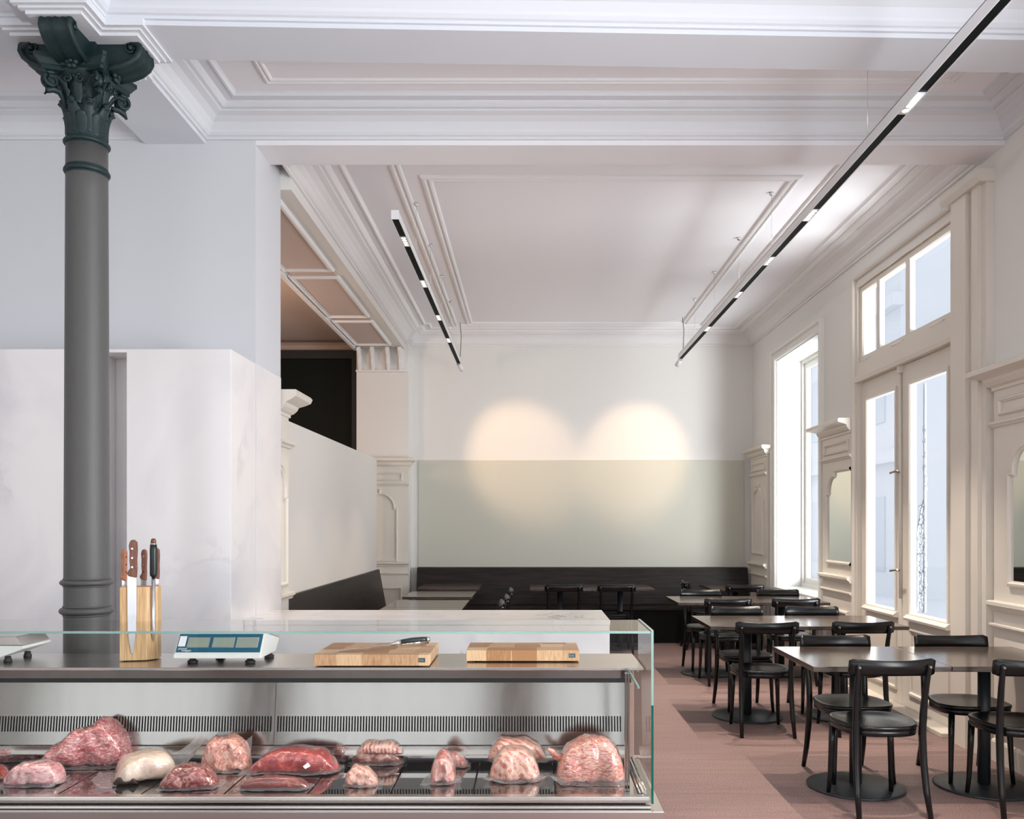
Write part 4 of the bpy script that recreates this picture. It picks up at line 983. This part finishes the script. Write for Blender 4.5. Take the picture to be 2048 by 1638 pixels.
def flap(outline, seed, thick=0.0008, wave=0.006, z0=0.004):
    """irregular flat skirt of bag film; outline = [(x, y, z)]"""
    bm = bmn(); n = len(outline); c = Vector((sum(p[0] for p in outline)/n, sum(p[1] for p in outline)/n, z0+0.012))
    prev = None; rr = 7
    pts = []
    for i in range(n):      # subdivide the edge with small ripples
        a, b_ = Vector(outline[i]), Vector(outline[(i+1) % n])
        for k in range(6):
            p = a.lerp(b_, k/6); w = noise.noise(p*45+Vector((seed, 0, 0)))*wave; pts.append(Vector((p.x, p.y, max(z0, p.z+w))))
    ce = bm.verts.new(c); rows = []
    for r in range(1, rr+1):
        t = r/rr; rows.append([bm.verts.new((c.x+(p.x-c.x)*t, c.y+(p.y-c.y)*t, max(0.003, c.z*(1-t)+p.z*t+noise.noise(p*30*t+Vector((seed, r, 0)))*wave*0.8))) for p in pts])
    for i in range(len(pts)): bm.faces.new((ce, rows[0][i], rows[0][(i+1) % len(pts)])).smooth = True
    for r in range(rr-1): bridge(bm, rows[r], rows[r+1])
    return bm
def place(bm, x, y, z, rz=0, tilt=0, roll=0):
    bmesh.ops.transform(bm, matrix=Matrix.Translation((x, y, z)) @ Matrix.Rotation(rz, 4, 'Z') @ Matrix.Rotation(tilt, 4, 'Y') @ Matrix.Rotation(roll, 4, 'X'), verts=bm.verts[:]); return bm
def meat(name, label, px0, px1, pyb, pyt, dp, mat, prof, seed, rz=0, rough=0.12, fl=None, z=None, tilt=0, roll=0, cat='packed meat', front=True, fsc=1.0, width=None):
    """px0..px1, base row pyb (front foot of the piece), top row pyt in the photo"""
    z = TZ if z is None else z
    fd = (pyb-VY)/(H-z); yf = F/fd; yc = yf+dp/2*0.92; fc = F/yc
    x = ((px0+px1)/2-VX)/fc; w = width or (px1-px0)/fc; h = (H-z)-(pyt-VY)/fc
    t = thing(name, label, cat, (x, yc, z), 'vacuum packed meat in the display case')
    bm = place(blob(w*0.97, dp, h*0.98, prof, seed, rough), x, yc, z+0.002, rz, tilt, roll); m = mk('meat', bm, mat, t, smooth=True)
    bm = place(blob(w*0.97, dp, h*0.98, prof, seed, rough*0.75, grow=0.0035*fsc), x, yc, z+0.0015, rz, tilt, roll); mk('bag', bm, M['film'], t, smooth=True, label='clear vacuum bag')
    if fl:
        for ol in fl:
            bm = flap([(p[0]*w/2, p[1]*dp/2, p[2] if len(p) > 2 else 0.005) for p in ol], seed)
            mk('bag_seam', place(bm, x, yc, z+0.001, rz), M['film_flap'], t, smooth=True, label='loose clear edge of bag')
    return t, x, yc, w, h
RN = [(0, 0.55), (0.2, 0.9), (0.5, 1.0), (0.8, 0.9), (1, 0.5)]
def skirt(sx0, sx1, sy0, sy1, z=0.004): return [(sx0, sy0*0.6, z), (sx0*0.7, sy0, z), (0, sy0*1.02, z), (sx1*0.75, sy0, z), (sx1, sy0*0.5, z+0.006), (sx1, sy1*0.6, z+0.004), (sx1*0.6, sy1, z), (sx0*0.6, sy1, z)]
meat('cured_sausage', 'dark speckled cured cut at the upper left end of display', -45, 83, 1526, 1489, 0.12, MT['speck'], [(0, 0.7), (0.3, 0.85), (0.7, 1.0), (1, 0.6)], 1, rz=R(10), fl=[skirt(-1.05, 1.1, -1.1, 1.1)])
meat('meat_cut', 'small red cut cut off by the lower left edge of photo', -95, 14, 1563, 1530, 0.13, MT['beef'], RN, 2, fl=[skirt(-1.05, 1.15, -1.15, 1.1)])
meat('pork_neck', 'pale pink boneless cut at the front left of the display', 12, 128, 1576, 1523, 0.15, MT['pork'], [(0, 0.65), (0.3, 0.95), (0.65, 1.0), (0.85, 0.95), (1, 0.7)], 3, rough=0.14, fl=[skirt(-1.15, 1.12, -1.08, 1.1), [(0.55, -0.9), (0.8, -1.25), (1.15, -0.6, 0.02), (1.12, 0.3, 0.03), (0.8, 0.2, 0.02)]])
meat('beef_shoulder', 'biggest marbled beef joint, peaked, at the left of display', 84, 264, 1540, 1437, 0.22, MT['shoulder'], [(0, 0.28), (0.2, 0.52), (0.45, 0.80), (0.72, 1.0), (0.9, 0.86), (1, 0.62)], 4, rough=0.10, fl=[skirt(-1.2, 1.0, -1.05, 1.1)])
t, x, y, w, h = meat('bacon_slab', 'pale fat slab with black rind in a long flapping bag', 214, 368, 1571, 1500, 0.26, MT['fatslab'], [(0, 0.72), (0.2, 0.86), (0.55, 0.95), (1, 0.95)], 5, rz=R(30), rough=0.06, width=0.25,
     fl=[[(-1.0, -0.9), (-1.5, -0.9, 0.01), (-1.75, -0.1, 0.02), (-1.4, 0.5, 0.03), (-0.9, 0.6, 0.02)], [(0.6, -0.5, 0.05), (1.0, -0.75, 0.06), (2.0, 0.0, 0.135), (1.9, 0.35, 0.15), (1.1, 0.1, 0.09), (0.6, 0.3, 0.07)]])
bm = place(blob(0.105, 0.04, 0.036, RN, 51, 0.1), x-0.035, y-0.112, TZ+0.003, R(8)); mk('rind', bm, M['rind'], t, smooth=True, label='black smoked rind')
meat('ham_roast', 'round pink roast standing behind the dark chop', 403, 504, 1547, 1470, 0.14, MT['round'], [(0, 0.72), (0.25, 0.98), (0.6, 1.0), (0.85, 0.85), (1, 0.6)], 6, rough=0.12,
     fl=[skirt(-1.05, 1.15, -1.15, 1.1), [(0.7, 0.1, 0.07), (1.0, -0.1, 0.10), (1.02, 0.0, 0.155), (0.85, 0.15, 0.135), (0.6, 0.2, 0.11)]])
meat('veal_chop', 'dark red chop with bone between pale slab and round roast', 320, 436, 1582, 1530, 0.13, MT['chop'], [(0, 0.5), (0.3, 0.95), (0.6, 1.0), (1, 0.6)], 7, rz=R(8), rough=0.15, fl=[skirt(-1.15, 1.2, -1.1, 1.1)])
t, x, y, w, h = meat('beef_topside', 'wide flat red beef cut with a small white label', 500, 682, 1552, 1493, 0.17, MT['beef'], [(0, 0.5), (0.25, 0.9), (0.55, 1.0), (0.8, 0.92), (1, 0.5)], 8, rough=0.09, fl=[[(-1.15, -1.0), (-0.4, -1.05, 0.012), (0.3, -1.1), (1.0, -1.0, 0.015), (1.08, -0.2, 0.02), (1.0, 0.9), (-0.8, 1.1, 0.015), (-1.0, 0.3, 0.02)]])
lab = P(613, 1530, y-0.095); bm = bmn(); bm.faces.new(ring(bm, [lab+Vector(v) for v in ((-0.016, 0, -0.006), (-0.004, -0.006, -0.016), (0.018, 0, -0.005), (0.004, 0.008, 0.009))])); mk('label', bm, M['white_label'], t, label='small white price label')
meat('meat_cut', 'small dark glossy bag end behind the wide red beef', 664, 698, 1525, 1487, 0.08, MT['brownbag'], RN, 9, fl=[skirt(-1.1, 1.1, -1.1, 1.1)])
meat('pork_fillet', 'long low dark fillet lying in front of the red beef', 478, 620, 1582, 1553, 0.075, MT['sausage'], [(0, 0.8), (0.5, 1.0), (1, 0.75)], 10, rough=0.06, fl=[skirt(-1.13, 1.1, -1.35, 1.3)])
meat('lamb_rack', 'brown red rib rack at the back, middle of the display', 704, 808, 1532, 1486, 0.16, MT['brownbag'], [(0, 0.6), (0.2, 0.7), (0.8, 0.7), (1, 0.5)], 11, fl=[skirt(-1.1, 1.12, -1.1, 1.1)])
meat('lamb_saddle', 'ribbed pale rack lying on top of the brown one', 714, 806, 1512, 1483, 0.13, MT['rack'], [(0, 0.7), (0.2, 1.0), (0.75, 1.0), (1, 0.6)], 12, z=TZ+0.045)
meat('rib_chop', 'small pink rib piece in front of the brown red rack', 690, 757, 1576, 1530, 0.11, MT['rib'], [(0, 0.75), (0.3, 1.0), (0.6, 0.85), (1, 0.5)], 13, fl=[skirt(-1.05, 1.25, -1.1, 1.1)])
meat('pork_shank', 'bent pink shank alone in a loose pointed bag', 862, 912, 1573, 1503, 0.19, MT['shank'], [(0, 0.85), (0.5, 1.0), (1, 0.8)], 14, rough=0.12,
     fl=[[(-1.7, -0.95), (0, -1.05, 0.01), (1.6, -0.85, 0.015), (1.4, -0.2, 0.02), (1.2, 0.9), (-1.2, 0.9), (-1.5, -0.2, 0.015)]])
meat('shank_end', 'rounded knuckle end of pink meat behind the bent shank', 880, 936, 1538, 1505, 0.10, MT['shank'], [(0, 0.9), (0.5, 1.0), (1, 0.6)], 15, fl=[skirt(-1.05, 1.2, -1.1, 1.1)])
meat('rib_rack', 'upper pink rib rack behind the big pale rack', 975, 1094, 1526, 1474, 0.13, MT['rib'], [(0, 0.75), (0.25, 1.0), (0.6, 0.95), (0.85, 0.75), (1, 0.55)], 16, rough=0.08, z=TZ+0.03, fl=[skirt(-1.05, 1.25, -1.1, 1.1)])
meat('loin_rack', 'big pale rib loin in a cream edged bag', 978, 1082, 1568, 1494, 0.17, MT['rib'], [(0, 0.7), (0.3, 0.98), (0.6, 1.0), (0.85, 0.85), (1, 0.65)], 17, rough=0.07, fl=[[(-1.2, -0.8, 0.02), (-0.5, -1.08), (0.4, -1.1), (0.9, -0.95, 0.01), (1.35, -0.5, 0.03), (1.25, 0.2, 0.02), (0.9, 1.0), (-0.9, 1.0)]])
t, x, y, w, h = meat('beef_ribs', 'large fatty beef rib block with a blue-grey label', 1110, 1250, 1573, 1471, 0.22, MT['ribs'], [(0, 0.62), (0.2, 0.85), (0.5, 1.0), (0.85, 0.92), (1, 0.78)], 18, rough=0.07,
     fl=[[(-1.15, -0.6, 0.03), (-0.8, -1.05), (0, -1.05), (0.9, -1.03), (1.04, -0.4, 0.02), (1.0, 0.8), (-0.8, 1.0), (-1.0, 0.2, 0.02)]])
lc = P(1199, 1495, y-0.03)
bm = bmn(); bm.faces.new(ring(bm, [lc+Vector(v) for v in ((-0.035, -0.02, 0.0), (0.035, -0.03, -0.018), (0.035, 0.0, 0.014), (-0.03, 0.0, 0.016))])); mk('label', bm, M['grey_label'], t, label='blue-grey label')
bm = bmn(); tube(bm, [(x-w*0.42, y+0.02, TZ+0.09), (x-w*0.50, y, TZ+0.10), (x-w*0.54, y-0.01, TZ+0.125), (x-w*0.60, y-0.01, TZ+0.135)], [0.02, 0.013, 0.012, 0.008], 10); mk('bone_end', bm, MT['ribs'], t, smooth=True)

# ================================================================= furniture
def chair_proto():
    t = thing('dining_chair', 'chair', 'chair', (0, 0, 0))
    bm = bmn(); seg = 40     # seat, sitter faces +y
    def out(a):
        c, s = math.cos(a), math.sin(a); n = 3.0
        r = (abs(c)**n+abs(s)**n)**(-1/n); x, y = r*c, r*s
        return x*(0.205+0.014*y), y*0.205
    rows = []
    for r, z in ((0.25, 0.446), (0.5, 0.447), (0.75, 0.452), (0.9, 0.4585), (0.97, 0.460), (1.0, 0.457), (1.0, 0.446), (0.985, 0.440)):
        rows.append(ring(bm, [(out(2*PI*k/seg)[0]*r, out(2*PI*k/seg)[1]*r, z) for k in range(seg)]))
    for a, b_ in zip(rows[:-1], rows[1:]): bridge(bm, a, b_)
    bm.faces.new(rows[0][::-1]).smooth = True; bm.faces.new(rows[-1])
    mk('seat', bm, M['black_wood'], t)
    bm = bmn(); rows = []
    for r, z in ((0.978, 0.4402), (0.972, 0.408), (0.90, 0.408), (0.90, 0.4402)): rows.append(ring(bm, [(out(2*PI*k/seg)[0]*r, out(2*PI*k/seg)[1]*r, z) for k in range(seg)]))
    for i in range(4): bridge(bm, rows[i], rows[(i+1) % 4])
    mk('seat_frame', bm, M['black_wood'], t)
    for s in (-1, 1):
        bm = bmn()
        pts = [(s*0.185, -0.262, 0.0), (s*0.180, -0.225, 0.13), (s*0.176, -0.200, 0.28), (s*0.174, -0.190, 0.42), (s*0.176, -0.198, 0.55), (s*0.180, -0.222, 0.68), (s*0.183, -0.246, 0.775), (s*0.184, -0.250, 0.79)]
        tube(bm, pts, [0.0135, 0.0165, 0.0185, 0.0195, 0.0175, 0.0155, 0.0135, 0.009], 10); mk('rear_leg', bm, M['black_wood'], t)
        bm = bmn(); tube(bm, [(s*0.178, 0.178, 0.0), (s*0.172, 0.168, 0.10), (s*0.166, 0.160, 0.28), (s*0.163, 0.156, 0.415)], [0.0115, 0.0135, 0.0165, 0.0185], 10)
        mk('front_leg', bm, M['black_wood'], t)
        bm = bmn(); v = bmesh.ops.create_icosphere(bm, subdivisions=2, radius=0.0085)['verts']; bmesh.ops.translate(bm, verts=v, vec=(s*0.183, -0.262, 0.775)); mk('button', bm, M['button'], t, smooth=True)
    bm = bmn(); n = 20; rows = []
    for i in range(n+1):     # curved and scooped top rail, in front of the posts
        u = -1+2*i/n; x = u*0.222; y = -0.232-0.036*(1-u*u)+0.012; zt = 0.822-0.012*(1-u*u)-(0.012 if abs(u) == 1 else 0); zb = 0.728+0.004*(1-u*u)+(0.010 if abs(u) == 1 else 0)
        th = 0.0085
        rows.append(ring(bm, [(x, y-th+0.006, zb), (x, y+th+0.006, zb+0.002), (x, y+th, (zb+zt)/2), (x, y+th-0.008, zt-0.002), (x, y-0.008, zt), (x, y-th-0.008, zt-0.003), (x, y-th, (zb+zt)/2)]))
    for a, b_ in zip(rows[:-1], rows[1:]): bridge(bm, a, b_)
    bm.faces.new(rows[0][::-1]); bm.faces.new(rows[-1])
    mk('backrest', bm, M['black_wood'], t)
    return t
CH = chair_proto(); used = [False]
def chair(x, y, rz, label, group):
    if not used[0]:
        used[0] = True; CH.location = (x, y, 0); CH.rotation_euler = (0, 0, rz); CH['label'] = label; CH['group'] = group; return CH
    return dup(CH, (x, y, 0), rz, label, group)
def table_proto(w=0.735, dp=0.77):
    t = thing('dining_table', 'table', 'table', (0, 0, 0))
    bm = bmn(); bbox(bm, -w/2+0.001, w/2-0.001, -dp/2, dp/2, 0.722, 0.75, 0.0025); mk('tabletop', bm, M['dark_wood'], t)
    bm = bmn(); box(bm, -0.22, 0.22, -0.025, 0.025, 0.708, 0.722); box(bm, -0.025, 0.025, -0.22, 0.22, 0.7082, 0.7218); mk('support_cross', bm, M['black_metal'], t)
    bm = bmn(); lathe(bm, [(0.034, 0.016), (0.034, 0.71)], 0, 0, 24); mk('pedestal', bm, M['black_metal'], t)
    bm = bmn(); lathe(bm, [(0.266, 0.0), (0.27, 0.003), (0.27, 0.010), (0.262, 0.013), (0.05, 0.018), (0.0351, 0.022)], 0, 0, 56); mk('base_plate', bm, M['black_metal'], t)
    return t
TP = table_proto(); usedt = [False]
def table(x, y, label, group, rz=0):
    if not usedt[0]:
        usedt[0] = True; TP.location = (x, y, 0); TP.rotation_euler = (0, 0, rz); TP['label'] = label; TP['group'] = group; return TP
    return dup(TP, (x, y, 0), rz, label, group)
TGp, CG = 'square dark tables in the row by the windows', 'black wooden chairs at the window tables'
F_, N_ = 0.0, PI       # facing away from / towards the camera
dT = 0.77
rowsT = [(1.498, 4.63, 'nearest row'), (1.334, 6.47, 'second row from camera'), (1.43, 8.45, 'third row'), (2.14, 10.3, '')]
lt = [('dark wooden table, left one of the nearest pair by the door', 'dark wooden table, right one of the nearest pair, cut by photo edge'),
      ('dark wooden table, left one of the second pair from the camera', 'dark wooden table, right one of second pair, beside the glazed door'),
      ('dark wooden table, left one of the third pair from the camera', 'dark wooden table, right one of the third pair, by the mirror panelling')]
for (x0, y0, _), (la, lb) in zip(rowsT[:3], lt):
    table(x0+0.3675, y0+dT/2, la, TGp); table(x0+0.3675+0.737, y0+dT/2, lb, TGp)
table(2.14+0.3675, 10.3+0.38, 'single dark table between window niche and long back bench', TGp)
# chairs whose backs are towards the camera stand about 0.25 m behind their seat centre
chair(1.845, 4.44+0.262, R(2), 'nearest black chair, back to camera, at the left front table', CG)
chair(2.60, 4.42+0.262, R(-3), 'nearest black chair cut off by the right edge of photo', CG)
chair(1.905, 5.46-0.262, N_+R(4), 'black chair facing the camera beyond the left front table', CG)
chair(2.60, 5.46-0.262, N_+R(-2), 'black chair facing the camera beyond the right front table', CG)
chair(1.685, 6.15+0.262, R(-2), 'black chair back to camera at the left table of second pair', CG)
chair(2.36, 6.18+0.262, R(2), 'black chair back to camera at right table of second pair', CG)
chair(1.745, 7.38-0.262, N_+R(3), 'black chair facing camera beyond the left table of second pair', CG)
chair(2.35, 7.38-0.262, N_+R(-3), 'black chair facing camera beyond the right table of second pair', CG)
chair(1.84, 8.13+0.262, R(2), 'black chair back to camera at the left table of third pair', CG)
chair(2.49, 8.13+0.262, R(-2), 'black chair back to camera at the right table of third pair', CG)
chair(1.82, 9.32-0.262, N_+R(2), 'black chair facing camera beyond the left table of third pair', CG)
chair(2.62, 9.32-0.262, N_+R(-2), 'black chair facing camera beyond right table of third pair', CG)
chair(2.46, 10.0+0.262, R(1), 'black chair back to camera at the single table by niche', CG)
chair(2.13, 10.66, R(-90), 'black chair seen side-on at the left of the single table', CG)
# tables and chairs of the long bench and of the left bench
BG = 'square dark tables along the benches'; CB = 'black wooden chairs at the bench tables'
table(0.365, 10.3+0.385, 'dark table at the long back bench, left of the two', BG)
table(1.10, 10.3+0.385, 'dark table at the long back bench, right of the two', BG)
chair(0.386, 10.07+0.262, R(1), 'black chair back to camera at left table of the back bench', CB)
chair(1.005, 10.07+0.262, R(-1), 'black chair back to camera at right table of the back bench', CB)
for y, l in ((7.58, 'dark table hidden mostly by the counter, nearest of the left bench tables'), (8.36, 'dark table at the left bench just beyond the marble counter'),
             (9.52, 'dark table at the left bench, second farthest'), (10.76, 'dark table at left bench, farthest, near the back pier')):
    table(-0.97, y, l, BG)
chair(-0.45, 9.37, R(90), 'black chair seen side-on at the farthest of the left bench tables', CB)
chair(-0.47, 8.47, R(90), 'black chair seen side-on, middle one facing the left bench', CB)
chair(-0.50, 7.86, R(90), 'black chair seen side-on, nearest one facing the left bench', CB)

# benches
b1 = thing('bench', 'long dark wooden bench along the back wall', 'bench', (0.65, 11.4, 0))
bm = bmn(); prism(bm, [(11.50, 0.46), (11.62, 0.93), (11.66, 0.937), (11.77, 0.937), (11.77, 0.46)], -1.50, 2.89, lambda p, q, a: (a, p, q)); bk = mk('backrest', bm, M['bench_wood'], b1, bevel=0.003)
bm = bmn(); bbox(bm, -1.50, 2.89, 11.08, 11.775, 0.42, 0.459, 0.004); mk('seat', bm, M['bench_wood'], b1)
bm = bmn(); box(bm, -1.50, 2.89, 11.12, 11.77, 0, 0.42); mk('plinth', bm, M['black_plinth'], b1)
b2 = thing('bench', 'dark wooden bench with leaning back against the low partition', 'bench', (-1.7, 9, 0))
bm = bmn(); prism(bm, [(-1.85, 0.46), (-1.935, 0.93), (-1.965, 0.93), (-1.965, 0.46)], 6.45, 11.25, lambda p, q, a: (p, a, q)); mk('backrest', bm, M['bench_wood'], b2, bevel=0.003)
bm = bmn(); bbox(bm, -1.965, -1.40, 6.45, 11.05, 0.42, 0.459, 0.004); mk('seat', bm, M['bench_wood'], b2)
bm = bmn(); box(bm, -1.965, -1.46, 6.46, 11.04, 0, 0.42); mk('plinth', bm, M['black_plinth'], b2)

# ================================================================= suspended tracks
def track(x, y0, y1, mods, label, mounts, endspot):
    t = thing('track_light', label, 'track light', (x, (y0+y1)/2, ZT))
    bm = bmn(); w = 0.027
    box(bm, x-w, x-w+0.004, y0, y1, ZT, ZT+0.062); box(bm, x+w-0.004, x+w, y0, y1, ZT, ZT+0.062); box(bm, x-w, x+w, y0, y1, ZT+0.058, ZT+0.062)
    box(bm, x-w, x+w, y0-0.004, y0, ZT, ZT+0.062); box(bm, x-w, x+w, y1, y1+0.004, ZT, ZT+0.062)
    mk('housing', bm, M['track_white'], t)
    bm = bmn(); box(bm, x-w+0.004, x+w-0.004, y0, y1, ZT+0.004, ZT+0.056); mk('insert', bm, M['track_black'], t)
    for d in mods:
        bm = bmn(); box(bm, x-0.021, x+0.021, d-0.115, d+0.115, ZT+0.0, ZT+0.006); md = mk('light_module', bm, M['chrome'], t)
        for i in range(4):
            bm = bmn(); yy = d-0.075+0.05*i; lathe(bm, [(0.017, ZT-0.0012), (0.017, ZT+0.002)], x, yy, 16); mk('lens', bm, M['led'], md)
    for d in mounts:
        bm = bmn(); tube(bm, [(x, d, ZT+0.06), (x, d, ZC-0.01)], 0.0014, 6); mk('suspension_wire', bm, M['chrome'], t)
        bm = bmn(); lathe(bm, [(0.018, ZC-0.022), (0.018, ZC)], x, d, 14); mk('ceiling_mount', bm, M['chrome'], t)
    bm = bmn(); tube(bm, [(x+0.02, y1-0.05, ZT+0.05), (x+0.03, y1-0.05, ZT+0.2), (x+0.035, y1-0.05, ZT+0.35), (x+0.02, y1-0.05, ZC)], 0.004, 6); mk('power_cable', bm, M['cable'], t)
    bm = bmn(); p = Vector((x+0.0, y1-0.02, ZT-0.005)); d = Vector(endspot)-p; d.normalize(); tube(bm, [p, p+d*0.11], 0.030, 16); mk('end_spot', bm, M['track_white'], t)
    return t
track(XL, 5.97, 11.3, MOD_L, 'shorter suspended white and black track light on the left', [F*2.6/v for v in (644, 561, 499, 448)], (-0.6, 11.8, 3.0))
track(XR, 1.2, 11.0, (2.9,)+MOD_R, 'long suspended track light crossing the beams on the right', [F*2.6/v for v in (665, 575, 507, 453)]+[4.9, 3.3], (1.6, 11.8, 3.0))
